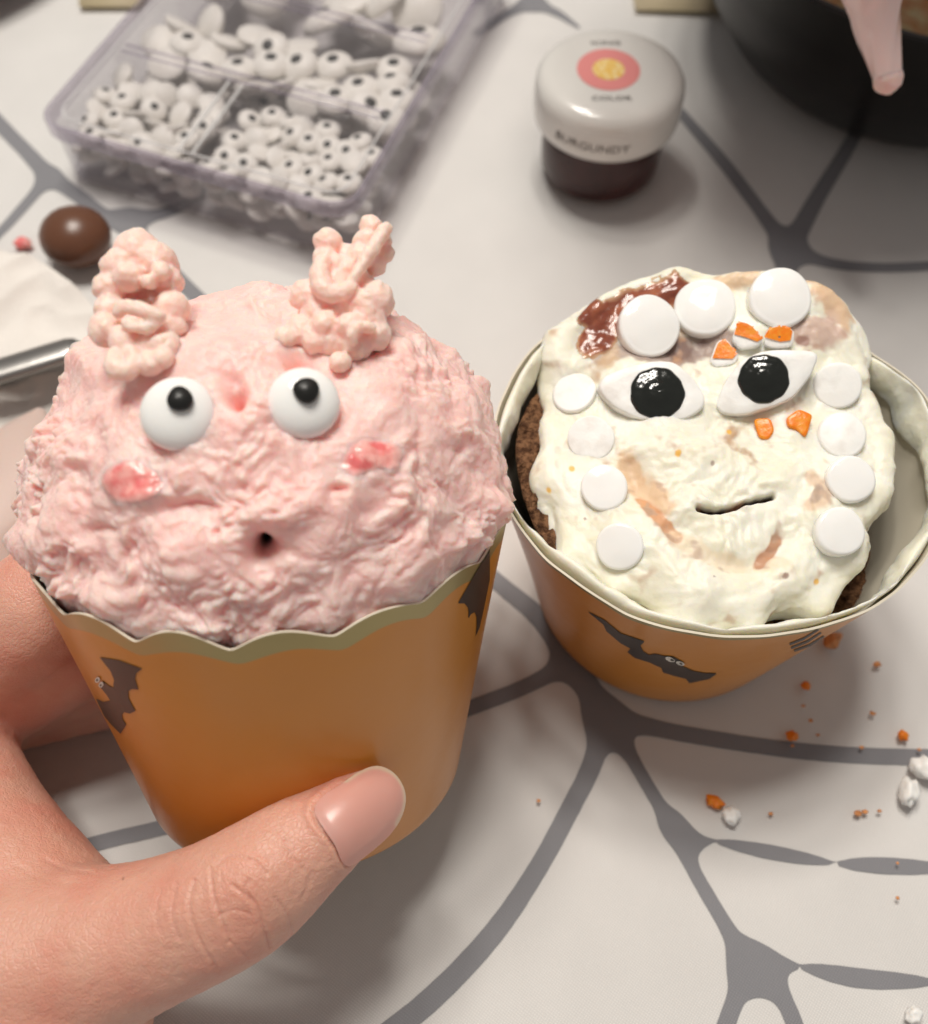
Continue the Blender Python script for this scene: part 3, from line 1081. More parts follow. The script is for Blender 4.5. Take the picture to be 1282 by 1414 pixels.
ra = np.concatenate([ra[-2:], ra, ra[:2]])
za = np.concatenate([za[-2:], za, za[:2]])
NA, NR = 640, 330
tg = 2 * np.pi * np.arange(NA) / NA
Rf = np.interp(tg, aa, ra)
Zb = np.interp(tg, aa, za)
for _ in range(3):
    Rf = (np.roll(Rf, 1) + 2 * Rf + np.roll(Rf, -1)) / 4
    Zb = (np.roll(Zb, 3) + 2 * Zb + np.roll(Zb, -3)) / 4
sg = np.linspace(0, 1, NR)
TG, SG = np.meshgrid(tg, sg, indexing='ij')
e_ = 0.0040
RF, ZB = Rf[:, None], Zb[:, None]
phi = np.clip((SG - 0.84) / 0.16, 0, 1) * math.radians(150)
r_in = np.minimum(SG / 0.84, 1) * (RF - e_)
r_all = r_in + e_ * np.sin(phi)
q = np.clip(r_all / RF, 0, 1)
z_top = 0.0478 + (ZB - 0.0478) * q ** 2.2 + e_ * 0.25
z_all = z_top - e_ * (1 - np.cos(phi))
bx = np.stack([CC[0] + r_all * np.cos(TG), CC[1] + r_all * np.sin(TG), z_all], -1).reshape(-1, 3)
FW = grid_faces(NA, NR, cu=True)[:, ::-1].copy()
bnW = vnormals(bx, FW)
pxb = proj(bx)
facing = ((unit(CO - bx) * bnW).sum(1) > 0) & (SG.ravel() < 0.97)
wv_ = 0.0020 * np.stack([perlin(bx * 150, 71), perlin(bx * 150, 72), perlin(bx * 150, 73)], -1)
Qw = bx + wv_
rough = 0.28 + 0.75 * np.exp(-(((pxb[:, 0] - 1010) / 130) ** 2 + ((pxb[:, 1] - 700) / 80) ** 2))
sof = lambda v: np.sqrt(v ** 2 + 0.02) - 0.24
dw = 0.0018 * perlin(bx * 80, 11) + 0.0012 * perlin(Qw * 150, 12) + rough * (0.0016 * sof(perlin(Qw * 190, 13)) + 0.0008 * sof(perlin(Qw * 420, 14))) \
    + 0.00022 * perlin(Qw * 800, 15) * (rough + 0.25)
edge = sstep(0.80, 0.90, SG.ravel())
dw += edge * 0.0022 * perlin(bx * 130, 16)
slit = catmull([(963, 707), (985, 708), (1012, 702), (1040, 693), (1068, 685)], 6)
ds = seg_dist(pxb, slit)
dw += -0.0036 * np.exp(-(ds / 2.9) ** 2) * facing + 0.00025 * np.exp(-((ds - 16) / 10) ** 2) * facing
# chin groove under the mouth patch and the valley along the cheek
groove = catmull([(872, 642), (895, 690), (925, 735), (965, 765), (1020, 778), (1062, 768), (1085, 742)], 6)
dg_ = seg_dist(pxb, groove)
dw += -0.0013 * np.exp(-(dg_ / 15) ** 2) * facing
dw += -0.0016 * gpx(880, 850, 60, 26) + 0.0008 * gpx(985, 640, 40, 30)
dw += -0.0012 * gpx(920, 480, 110, 22) + 0.0016 * gpx(770, 480, 26, 40) - 0.0013 * gpx(795, 445, 30, 40)
WF = bx + bnW * dw[:, None]
lx, ly = WF[:, 0] - CRX, WF[:, 1] - CRY
lr, lt = np.hypot(lx, ly), np.arctan2(ly, lx)
lim_ = cup_radius(WF[:, 2]) + 0.0015 * np.cos(2 * lt) * (WF[:, 2] / HC) ** 2 - 0.0011
fx = np.where((WF[:, 2] < HC + 0.0006) & (lr > lim_), lim_ / lr, 1)
WF[:, 0] = CRX + lx * fx
WF[:, 1] = CRY + ly * fx
tint = np.tile(np.array([0.83, 0.81, 0.68]), (len(bx), 1))
tf = np.zeros(len(bx))
nz1 = fbm(bx * 300, 3, 81)
nz2 = perlin(bx * 700, 84)


def smear(pts, r, col, k, nzw=0.5):
    d = seg_dist(pxb, catmull(pts, 6))
    paint(min(1, k * 1.25) * sstep(0.12, 0.7, np.exp(-(d / (r * 1.15)) ** 2) + nzw * nz1) * facing, col)


paint(1.0 * sstep(0.35, 0.7, np.exp(-(ds / 4.6) ** 2) + 0.12 * nz2) * facing, (0.045, 0.020, 0.012))
smear([(868, 640), (885, 665), (905, 690), (920, 705)], 16, (0.72, 0.42, 0.20), 0.62)
smear([(885, 690), (912, 720), (935, 742)], 8, (0.66, 0.28, 0.10), 0.7)
smear([(935, 745), (980, 765), (1030, 778), (1080, 775)], 12, (0.80, 0.60, 0.38), 0.5)
smear([(1050, 775), (1066, 760), (1076, 745)], 8, (0.50, 0.24, 0.13), 0.75)
smear([(1120, 660), (1135, 675), (1130, 692), (1118, 700)], 11, (0.66, 0.40, 0.24), 0.6)
smear([(1128, 680), (1122, 694)], 6, (0.30, 0.16, 0.11), 0.6)
smear([(835, 492), (870, 484), (905, 492)], 16, (0.42, 0.32, 0.28), 0.75)
smear([(895, 490), (945, 484), (985, 476), (1015, 470)], 17, (0.40, 0.31, 0.27), 0.85)
smear([(920, 474), (945, 478), (965, 468)], 14, (0.22, 0.14, 0.12), 0.7)
smear([(985, 396), (1005, 390), (1030, 384)], 14, (0.66, 0.38, 0.18), 0.6)
smear([(1105, 382), (1135, 400), (1150, 425), (1168, 448)], 14, (0.66, 0.37, 0.18), 0.65)
smear([(1105, 462), (1130, 455), (1150, 462)], 20, (0.55, 0.36, 0.30), 0.7)
smear([(1103, 472), (1112, 474)], 6, (0.26, 0.09, 0.06), 0.7)
smear([(830, 470), (845, 490), (838, 500)], 14, (0.62, 0.42, 0.24), 0.6)
for (x, y, r) in [(935, 632, 6), (790, 648, 6), (1133, 803, 7), (757, 676, 5), (1008, 594, 5)]:
    paint(0.9 * sstep(0.3, 0.8, gpx(x, y, r)), (0.85, 0.48, 0.03))
for (x, y, r) in [(1083, 797, 6), (985, 799, 3), (982, 646, 5), (808, 715, 3)]:
    paint(0.8 * sstep(0.3, 0.8, gpx(x, y, r) + 0.2 * nz2), (0.25, 0.12, 0.09))
creamR = obj('frosting', WF, FW, M_CREAM, white, cols={'tint': tint}, vals={'tint_f': tf})
bcream = bvh_of(WF, FW)
NWF = vnormals(WF, FW)
jm = np.clip(np.exp(-(seg_dist(pxb, catmull([(812, 425), (828, 440), (815, 470), (830, 462), (842, 432), (870, 418), (905, 404), (935, 398)], 6)) / 22) ** 2)
             + 0.22 * nz1 - 0.30, 0, 1) * facing
jm *= sstep(1.0, 0.93, SG.ravel())
jam = patch('brown_gel_smear', jm, 0.0006, M_JAM, white, WF, FW, NWF, (0.62, 0.40, 0.24))

# ---- cream smeared round the paper rim
th = 2 * np.pi * np.arange(NTH * 2) / (NTH * 2)
ri = np.hypot(np.interp(th, 2 * np.pi * np.arange(NTH) / NTH, rimRi[:, 0], period=2 * np.pi), np.interp(th, 2 * np.pi * np.arange(NTH) / NTH, rimRi[:, 1], period=2 * np.pi))
zi = np.interp(th, 2 * np.pi * np.arange(NTH) / NTH, rimRi[:, 2], period=2 * np.pi)
Pn = np.stack([np.cos(th) * 2.6, np.sin(th) * 2.6, th * 0], -1)
thk = np.clip(0.0007 + 0.0011 * fbm(Pn * 0.9, 2, 91), 0.00025, 0.0026)
hgt = np.clip(0.0028 + 0.0026 * fbm(Pn * 0.8 + 5, 3, 92), 0.0008, 0.0060)
deg = np.degrees(th)
gap = np.exp(-((deg - 285) / 12) ** 2) + np.exp(-((deg - 30) / 16) ** 2) * 0.6
thk *= 1 - 0.4 * np.clip(gap, 0, 1)
na = 22
al = 2 * np.pi * np.arange(na) / na
ca, sa = np.cos(al), np.sin(al)
rr = ri[:, None] - 0.0001 - thk[:, None] * (1 - ca[None, :]) * 0.95
zzz = zi[:, None] - hgt[:, None] * 0.85 + hgt[:, None] * sa[None, :] + 0.0003 + 0.0007 * perlin(Pn * 1.4 + 9, 97)[:, None]
rr = rr - 0.00025 - 0.19 * np.clip(zi[:, None] - zzz, 0, 1)
Vs = np.stack([rr * np.cos(th)[:, None], rr * np.sin(th)[:, None], zzz], -1).reshape(-1, 3)
Fs = grid_faces(len(th), na, cu=True, cv=True)
Ns = vnormals(Vs, Fs)
Vs = Vs + Ns * ((0.00040 * perlin(Vs * 330, 95) + 0.00012 * perlin(Vs * 900, 96)) * np.tile(0.5 - 0.5 * ca, len(th)))[:, None]
obj('rim_cream', xf(MR, Vs), Fs, M_CREAM, white, vals={'tint_f': np.zeros(len(Vs))})


# ---- white candies pressed in the cream
def disc_profile(r, h, dome):
    b = min(0.0006, h * 0.35)
    pr = [(max(q_ * (r - b), 1e-5), h + dome * (1 - q_ ** 2.2)) for q_ in np.linspace(0, 1, 14)]
    pr += [(r - b + b * math.sin(t), h - b + b * math.cos(t)) for t in np.linspace(0.2, math.pi / 2, 7)]
    return pr + [(r, 0.0004), (r * 0.95, -0.0004), (1e-5, -0.0006)]


def place_frame(px, py, mix, lift):
    p, _ = hit(bcream, px, py)
    qn, k = np.zeros(3), 0
    for dx, dy in ((-14, -14), (14, -14), (0, 0), (-14, 14), (14, 14)):
        q2, n2 = hit(bcream, px + dx, py + dy)
        if n2 is not None:
            qn += n2
    nn = unit(qn)
    v = unit(CO - p)
    nrm = unit((1 - mix) * nn + mix * v)
    return frame_from(nrm, (0, 0, 1.0), p + nrm * lift), (p - CO) @ CW


discs = [('button_candy', 894, 453, 43, .0027, .0007, 0.15, M_CANDY, 'shiny white button candy with a tan smear on its edge'),
         ('button_candy', 973, 429, 41.5, .0030, .0007, 0.15, M_CANDY, 'shiny white button candy, middle of the top three'),
         ('button_candy', 1075, 415, 42.5, .0030, .0007, 0.15, M_CANDY, 'shiny white button candy above the orange chips'),
         ('button_candy', 795, 547, 31, .0012, .0001, 0.05, M_CHALK, None),
         ('button_candy', 817, 606, 32, .0008, .0001, 0.55, M_CHALK, None), ('button_candy', 835, 675, 33, .0014, .0002, 0.55, M_CANDY, None),
         ('button_candy', 857, 755, 33, .0016, .0002, 0.50, M_CANDY, None), ('button_candy', 1157, 533, 32, .0012, .0001, 0.6, M_CHALK, None),
         ('button_candy', 1162, 604, 33, .0014, .0003, 0.5, M_CHALK, None), ('button_candy', 1172, 664, 33, .0019, .0002, 0.45, M_CANDY, 'white button candy with a small tan dot on top'),
         ('button_candy', 1156, 736, 34, .0021, .0002, 0.35, M_CANDY, None)]
for i, (nm, x, y, rp, th_, dm, mix, m, lb) in enumerate(discs):
    M, dep = place_frame(x, y, mix, -th_ * (0.35 if i < 3 else (0.10 if m is M_CANDY else -0.12)))
    r = rp * dep / FPX
    V, F = lathe(disc_profile(r, th_, dm), 56)
    V = V + 0.00022 * perlin(V * 170 + i * 3.3, 5)[:, None] * [1, 1, 0.5]
    V[:, 2] += 0.00010 * perlin(V * [300, 300, 0] + i * 5.1, 6)
    o = obj(nm, xf(M, V), F, m, white)
    if lb:
        o['label'] = lb
    if i == 0:     # tan smear along the edge
        a = mat('tan_smear', (0.74, 0.44, 0.22), 0.3, 0.4, sss=0.2)
        bb = bvh_of(xf(M, V), F)
        px_print('tan_smear', [[(852, 452), (858, 438), (872, 424), (884, 420), (878, 432), (868, 442), (866, 458), (870, 472), (860, 470)]], bb, a, o, eps=0.00006, step=1.5)
    if i == 9:
        bb = bvh_of(xf(M, V), F)
        px_print('tan_dot', [ellipse(1166, 663, 8, 6)], bb, mat('tan_gel', (0.74, 0.46, 0.26), 0.2, 0.5), o, eps=0.00012, step=1.0)


def slab(poly, M, dep, cx, cy, h, bev, m, name, parent, seed=0, top=None):
    """cut candy: an irregular prism whose top outline is the one seen, on the frame M"""
    # intersect view rays with the top plane
    o0 = M[:3, 3] + M[:3, 2] * h
    pts = []
    for x, y in poly:
        d = ray(x, y)
        t = ((o0 - CO) @ M[:3, 2]) / (d @ M[:3, 2])
        L = np.linalg.inv(M) @ np.append(CO + d * t, 1)
        pts.append(L[:2])
    pts = np.array(pts)
    if (np.roll(pts[:, 0], -1) * pts[:, 1] - pts[:, 0] * np.roll(pts[:, 1], -1)).sum() > 0:
        pts = pts[::-1]
    # resample the outline
    P = []
    for i in range(len(pts)):
        a, b = pts[i], pts[(i + 1) % len(pts)]
        for t in np.arange(5) / 5:
            P.append(a + (b - a) * t)
    P = np.array(P)
    for _ in range(2):
        P = (np.roll(P, 1, 0) + 2 * P + np.roll(P, -1, 0)) / 4
    c = P.mean(0)
    rings = [(-0.0012, 1.02), (h - bev, 1.0), (h - bev * 0.3, 0.985), (h, 0.95), (h + 0.00002, 0.7), (h + 0.00003, 0.35), (h + 0.00003, 0.02)]
    V = []
    for z, s in rings:
        q = c + (P - c) * s
        V.append(np.c_[q, np.full(len(q), z)])
    V = np.array(V).transpose(1, 0, 2).reshape(-1, 3)
    V = V + 0.00010 * np.stack([perlin(V * 600 + seed, 7), perlin(V * 600 + seed, 8), 0.7 * perlin(V * 600 + seed, 9)], -1)
    Wv = xf(M, V)
    F = grid_faces(len(P), len(rings), cu=True)
    return obj(name, Wv, F, m, parent), bvh_of(Wv, F)


def cut_eye(poly, cx, cy, mix, pcx, pcy, rp, lift, seed, label):
    M, dep = place_frame(cx, cy, mix, lift)
    e, be = slab(poly, M, dep, cx, cy, 0.0018, 0.0004, M_CHALK, 'cut_eye', white, seed)
    e['label'] = label
    q_, qn = hit(be, pcx, pcy)
    r = rp * dep / FPX
    Mp = frame_from(M[:3, 2], (0, 0, 1.0), q_ - M[:3, 2] * 0.0002)
    V, F = lathe([(1e-5, 0.0011), (r * 0.22, 0.0011), (r * 0.38, 0.0010), (r * 0.5, 0.00062), (r * 0.72, 0.0006), (r * 0.9, 0.0005), (r * 0.985, 0.0003), (r, 0.0), (r, -0.0004)], 72)
    tt = np.arctan2(V[:, 1], V[:, 0])
    V[:, :2] *= (1 + 0.018 * np.sin(5 * tt + seed) + 0.012 * np.sin(11 * tt))[:, None]
    V[:, 2] += 0.00005 * perlin(V * 1400 + seed, 3)
    obj('pupil', xf(Mp, V), F, M_GLOSSBLACK, e)


cut_eye([(826, 533), (834, 519), (865, 506), (903, 498), (930, 499), (943, 508), (962, 525), (975, 548), (972, 562), (950, 578), (918, 580), (882, 578), (852, 563), (838, 552)],
        902, 541, 0.40, 908, 543, 37, 0.0008, 1.0, 'almond shaped white eye tilted down at its outer end')
cut_eye([(990, 561), (993, 548), (1003, 525), (1022, 499), (1048, 486), (1075, 482), (1122, 484), (1131, 491), (1123, 514), (1097, 548), (1060, 564), (1024, 573), (998, 571)],
        1055, 530, 0.40, 1055, 523, 34, 0.0010, 2.0, 'almond shaped white eye slanting up at its outer end')


def chip(top, side, mix, h, seed, white_side=True):
    cx, cy = np.mean(top, 0)
    M, dep = place_frame(cx, cy, mix, 0.0003)
    b, be = slab(side if white_side else top, M, dep, cx, cy, h, 0.0003, M_CHALK if white_side else M_ORANGEC, 'orange_chip', white, seed)
    if white_side:
        px_print('orange_coating', [top], be, M_ORANGEC, b, eps=0.00022, step=1.4)
    return b


chip([(984, 495), (992, 474), (1001, 468), (1010, 478), (1019, 488), (1012, 496)], [(980, 500), (991, 470), (1003, 467), (1021, 490), (1014, 502), (990, 508)], 0.5, 0.0013, 3.0)
chip([(1014, 462), (1020, 444), (1032, 447), (1048, 456), (1053, 468), (1046, 472), (1030, 466)], [(1010, 468), (1020, 441), (1036, 446), (1056, 468), (1044, 478), (1022, 482)], 0.5, 0.0015, 4.0)
chip([(1057, 466), (1064, 453), (1080, 450), (1095, 455), (1092, 470), (1078, 472)], [(1055, 476), (1062, 452), (1080, 449), (1098, 456), (1095, 480), (1070, 481)], 0.5, 0.0015, 5.0)
chip([(1040, 577), (1064, 577), (1070, 592), (1062, 607), (1048, 604)], None, 0.5, 0.0007, 6.0, False)
chip([(1087, 576), (1103, 564), (1124, 572), (1118, 592), (1113, 604), (1100, 592), (1088, 588)], None, 0.5, 0.0008, 7.0, False)

# =================================================================== the hand
def px_chain(nodes, spacing=0.22):
    """nodes (px, py, depth, radius px) -> overlapping balls"""
    nodes = np.array(nodes, float)
    W_ = np.array([atd(a, b, c) for a, b, c, _ in nodes])
    R_ = nodes[:, 3] * nodes[:, 2] / FPX
    return W_, R_


def sweep(Wn, Rn, out, spacing=0.22):
    A = catmull(np.c_[Wn, Rn], 14)
    last = None
    for row in A:
        if last is None or np.linalg.norm(row[:3] - last) > spacing * row[3]:
            out.append((IV * row[3] + row[:3], IF))
            last = row[:3]


def cyl(theta, z, rf, extra=0.0):
    """a finger centre wrapped round the held cup: angle, height, finger radius"""
    t = math.radians(theta)
    R = cup_radius(z) + rf * 0.96 + extra
    return xf(ML, np.array([[R * math.cos(t), R * math.sin(t), z]]))[0]


balls = []
q1, _ = hit(bcupL, 505, 1110)
q2, _ = hit(bcupL, 400, 1130)
dT = (q1 - CO) @ CW
dT2 = (q2 - CO) @ CW
print('cup depth at thumb', dT, dT2)
d0 = dT - 50 * dT / FPX * 0.80
sweep(*px_chain([(505, 1109, d0, 50), (474, 1130, d0 - 0.0012, 58), (440, 1155, d0 - 0.0022, 67), (400, 1183, d0 - 0.0030, 76), (367, 1209, d0 - 0.0035, 84), (318, 1243, d0 - 0.0035, 92),
                 (260, 1270, d0 - 0.0025, 95), (180, 1300, d0 - 0.001, 106), (90, 1325, d0 + 0.001, 128), (-40, 1370, d0 + 0.003, 165)]), balls)
# thenar, palm and wrist, running out of the picture
sweep(*px_chain([(60, 1400, d0 + 0.002, 150), (-120, 1440, d0 + 0.004, 210), (-330, 1560, d0 + 0.006, 260), (-620, 1760, d0 + 0.008, 260)]), balls)
sweep(*px_chain([(100, 1330, d0 + 0.003, 118), (30, 1255, d0 + 0.008, 120), (-45, 1165, d0 + 0.015, 118), (-92, 1060, d0 + 0.024, 112), (-102, 960, d0 + 0.032, 104)]), balls)
sweep(*px_chain([(-40, 1370, d0 + 0.006, 160), (-130, 1230, d0 + 0.014, 160), (-190, 1080, d0 + 0.026, 145), (-190, 980, d0 + 0.034, 120)]), balls)
# fingers behind the cup: index, middle, ring, little
rf = 0.0078
for (n0, zs, ths, rfk) in [((-100, 950, d0 + 0.034, 100), (0.030, 0.033, 0.034, 0.033, 0.031), (176, 150, 118, 92, 70), 0.0086),
                           ((-150, 1010, d0 + 0.036, 100), (0.0195, 0.0195, 0.0190, 0.0175, 0.016), (168, 148, 124, 94, 68), 0.0082),
                           ((-140, 985, d0 + 0.041, 92), (0.0110, 0.0080, 0.0050, 0.0030, 0.0020), (152, 142, 128, 104, 82), 0.0074),
                           ((-150, 1000, d0 + 0.046, 80), (0.0030, -0.0040, -0.0080, -0.0100, -0.011), (140, 132, 122, 110, 98), 0.0064)]:
    W0, R0 = px_chain([n0, n0])
    pts = [W0[0]] + [cyl(t, z, rfk * (1 - 0.05 * i), 0.0004) for i, (t, z) in enumerate(zip(ths, zs))]
    rs = [R0[0]] + [rfk * k for k in (1.06, 1.0, 0.95, 0.9, 0.78)]
    sweep(np.array(pts), np.array(rs), balls)
V, F = join(balls)
HV, HF = remeshed(V, F, 0.00075, 14, 0.5)
HF = np.asarray(HF)
# one level of refinement by a second, finer voxel pass keeps creases crisp
HN = vnormals(HV, HF)
bhand0 = bvh_of(HV, HF)
pxh = proj(HV)
fh = ((unit(CO - HV) * HN).sum(1) > 0.05) & ((HV - CO) @ CW < d0 + 0.012)


def crease(pts, w, depth):
    global hd
    d = seg_dist(pxh, catmull(pts, 6))
    hd = hd - (depth * 0.62 * np.exp(-(d / (w * 0.9)) ** 2) - depth * 0.20 * np.exp(-((d - 7) / 5) ** 2)) * fh


# refine the visible part: subdivide the faces of the thumb so that creases hold
def subdivide(V, F, mask):
    bm = bmesh.new()
    vs = [bm.verts.new(v) for v in V]
    for f in F:
        bm.faces.new([vs[i] for i in f])
    bm.verts.index_update()
    es = [e for e in bm.edges if mask[e.verts[0].index] and mask[e.verts[1].index]]
    bmesh.ops.subdivide_edges(bm, edges=es, cuts=1, use_grid_fill=True, smooth=0.0)
    bmesh.ops.triangulate(bm, faces=bm.faces[:])
    bm.verts.index_update()
    V2 = np.array([v.co[:] for v in bm.verts])
    F2 = np.array([[v.index for v in f.verts] for f in bm.faces])
    bm.free()
    return V2, F2


HV, HF = subdivide(HV, HF, fh & (pxh[:, 0] > -40) & (pxh[:, 1] > 1020))
HN = vnormals(HV, HF)
pxh = proj(HV)
HV, HF = subdivide(HV, HF, ((unit(CO - HV) * HN).sum(1) > 0.1) & (pxh[:, 0] > 195) & (pxh[:, 0] < 490) & (pxh[:, 1] > 1090) & (pxh[:, 1] < 1400))
HN = vnormals(HV, HF)
pxh = proj(HV)
fh = ((unit(CO - HV) * HN).sum(1) > 0.05) & ((HV - CO) @ CW < d0 + 0.012)
hd = np.zeros(len(HV))
# knuckle: a raised oval with curved wrinkles
hd += 0.0005 * np.exp(-(((pxh[:, 0] - 335) / 45) ** 2 + ((pxh[:, 1] - 1215) / 40) ** 2)) * fh
for pts, w, dep in [([(292, 1200), (296, 1238), (308, 1275), (316, 1300)], 3.0, 0.00028), ([(300, 1196), (322, 1183), (352, 1190), (368, 1205)], 3.0, 0.00022),
                    ([(322, 1222), (352, 1248), (366, 1285), (372, 1308)], 3.0, 0.00030), ([(345, 1216), (340, 1228), (352, 1246)], 2.6, 0.00022),
                    ([(380, 1240), (398, 1265), (404, 1290)], 3.0, 0.00020), ([(268, 1216), (262, 1256), (276, 1300), (300, 1338)], 3.2, 0.00024),
                    ([(244, 1222), (238, 1262), (246, 1296)], 3.2, 0.00016), ([(222, 1230), (216, 1262), (222, 1290)], 3.2, 0.00012),
                    ([(392, 1160), (402, 1182), (420, 1202)], 3.4, 0.00014), ([(306, 1262), (326, 1256), (345, 1262)], 2.6, 0.00014),
                    ([(430, 1205), (424, 1226), (416, 1246)], 3.4, 0.00012), ([(318, 1300), (340, 1322)], 3.0, 0.00016),
                    ([(60, 1185), (90, 1200), (125, 1206)], 3.5, 0.00014), ([(20, 1195), (60, 1215), (110, 1222)], 3.5, 0.00010)]:
    crease(pts, w, dep)
hd += 0.00006 * perlin(HV * 900, 5) + 0.00022 * perlin(HV * 160, 6)
# cuticle fold round the nail
cut_ = catmull([(470, 1088), (446, 1104), (434, 1122), (444, 1142), (462, 1165), (476, 1192)], 6)
dc_ = seg_dist(pxh, cut_)
hd += (0.00034 * np.exp(-((dc_ - 8) / 6) ** 2)) * fh
HV2 = HV + HN * hd[:, None]
tint = np.tile(np.array([0.68, 0.375, 0.285]), (len(HV), 1))
tf = np.zeros(len(HV))


def gh(cx, cy, rx, ry):
    return np.exp(-(((pxh[:, 0] - cx) / rx) ** 2 + ((pxh[:, 1] - cy) / ry) ** 2)) * fh


paint(0.5 * gh(345, 1225, 60, 50), (0.66, 0.27, 0.19))
paint(0.55 * gh(505, 1150, 60, 60), (0.66, 0.25, 0.19))
paint(0.35 * gh(60, 1260, 110, 90), (0.62, 0.30, 0.22))
paint(0.85 * sstep(0.4, 0.9, gh(170, 1214, 4, 4)), (0.22, 0.09, 0.06))
hand = obj('hand', HV2, HF, M_SKIN, None, cols={'tint': tint}, vals={'tint_f': tf})
tag(hand, "bare hand with the thumb across the front of the pink cupcake's cup", 'hand')
bhand = bvh_of(HV2, HF)
# nail: follows the back of the thumb, a free edge at the tip
nail_out = catmull([(470, 1088), (495, 1070), (520, 1061), (542, 1070), (555, 1090), (556, 1112), (545, 1138), (520, 1165), (478, 1193), (462, 1166), (446, 1142), (436, 1121), (448, 1103)], 4, True)
nv, nf = march(lambda P: poly_sd(P, nail_out), 425, 565, 1050, 1200, 1.6)
# local fit: quadratic in pixel space of the depth of the thumb under the nail
smp, dep = [], []
for x in range(440, 556, 5):
    for y in range(1066, 1192, 5):
        if poly_sd(np.array([[x, y]]), nail_out)[0] < -6:
            p, nn = hit(bhand, x, y)
            if p is not None:
                smp.append((x, y))
                dep.append((p - CO) @ CW)
smp = (np.array(smp) - (495, 1128)) / 60.0


def qf(s):
    x, y = s[:, 0], s[:, 1]
    return np.stack([np.ones_like(x), x, y, x * x, x * y, y * y], -1)


cf = np.linalg.lstsq(qf(smp), np.array(dep), rcond=None)[0]
nd = qf((nv - (495, 1128)) / 60.0) @ cf
sdn = -poly_sd(nv, nail_out)
nd = nd - 0.00035 - 0.00025 * sstep(0, 14, sdn)
NV = np.array([atd(x, y, d) for (x, y), d in zip(nv, nd)])
tipd = seg_dist(nv, catmull([(478, 1076), (500, 1062), (522, 1058), (546, 1068), (560, 1090), (560, 1116), (550, 1136)], 5))
col = np.tile(np.array([0.66, 0.34, 0.285]), (len(nv), 1))
tf_ = np.ones(len(nv))
fe = sstep(11, 6, tipd)
lun = np.exp(-(((nv[:, 0] - 450) / 22) ** 2 + ((nv[:, 1] - 1140) / 36) ** 2))
col = col * (1 - 0.5 * lun[:, None]) + np.array([0.70, 0.44, 0.40]) * 0.5 * lun[:, None]
col = col * (1 - fe[:, None]) + np.array([0.66, 0.50, 0.38]) * fe[:, None]
nail = obj('thumbnail', NV, nf, M_NAIL, hand, cols={'tint': col}, vals={'tint_f': tf_})
sol = nail.modifiers.new('thickness', 'SOLIDIFY')
sol.thickness = 0.0005
sol.offset = -1

# =================================================================== clear box of candy eyes
ZB_ = 0.0178
c0 = at(44, 168, ZB_)
c1 = at(484, 292, ZB_)
bu = unit((c1 - c0) * [1, 1, 0])
bv = np.array([-bu[1], bu[0], 0.0])
MB_ = np.eye(4)
MB_[:3, 0], MB_[:3, 1], MB_[:3, 3] = bu, bv, (c0[0], c0[1], 0)
LU = np.linalg.norm((c1 - c0)[:2])
LV = 0.112


def uv(px, py, z):
    p = at(px, py, z) - MB_[:3, 3]
    return p @ bu, p @ bv


uDiv = 0.5 * (uv(252, 232, 0.0165)[0] + uv(318, 125, 0.0165)[0])
vRow1 = 0.5 * (uv(135, 68, 0.0165)[1] + uv(530, 158, 0.0165)[1])
vRow2 = uv(560, 52, 0.0165)[1]
print('box', LU, uDiv, vRow1, vRow2)


def rrect(u0, u1, v0, v1, r, n=6):
    out = []
    for (cx, cy, a0) in ((u1 - r, v0 + r, -90), (u1 - r, v1 - r, 0), (u0 + r, v1 - r, 90), (u0 + r, v0 + r, 180)):
        for k in range(n + 1):
            a = math.radians(a0 + 90 * k / n)
            out.append((cx + r * math.cos(a), cy + r * math.sin(a)))
    return np.array(out)


def ring_solid(outer, inner, z0, z1):
    """closed wall between two outlines of equal length"""
    n = len(outer)
    V = np.vstack([np.c_[outer, np.full(n, z0)], np.c_[outer, np.full(n, z1)], np.c_[inner, np.full(n, z1)], np.c_[inner, np.full(n, z0)]])
    F = []
    for k in range(4):
        for i in range(n):
            j = (i + 1) % n
            F.append([k * n + i, k * n + j, ((k + 1) % 4) * n + j, ((k + 1) % 4) * n + i])
    return V, np.array(F)


def plate(outline, z0, z1):
    n = len(outline)
    V = np.vstack([np.c_[outline, np.full(n, z0)], np.c_[outline, np.full(n, z1)]])
    F = [list(range(n))[::-1], list(range(n, 2 * n))] + [[i, (i + 1) % n, n + (i + 1) % n, n + i] for i in range(n)]
    return V, F


def box_vf(u0, u1, v0, v1, z0, z1):
    V = np.array([(u, v, z) for z in (z0, z1) for (u, v) in ((u0, v0), (u1, v0), (u1, v1), (u0, v1))])
    F = np.array([(3, 2, 1, 0), (4, 5, 6, 7), (0, 1, 5, 4), (1, 2, 6, 5), (2, 3, 7, 6), (3, 0, 4, 7)])
    return V, F


box = thing('candy_box', 'clear plastic compartment box of candy eyes behind the pink cupcake', 'candy box', MB_)


def bobj(name, vf, m, parent=box, smooth=False):
    o = obj(name, xf(MB_, vf[0]), vf[1], m, parent, smooth=smooth)
    bv_ = o.modifiers.new('edge', 'BEVEL')
    bv_.width = 0.00028
    bv_.segments = 3
    bv_.limit_method = 'ANGLE'
    bv_.angle_limit = math.radians(40)
    return o


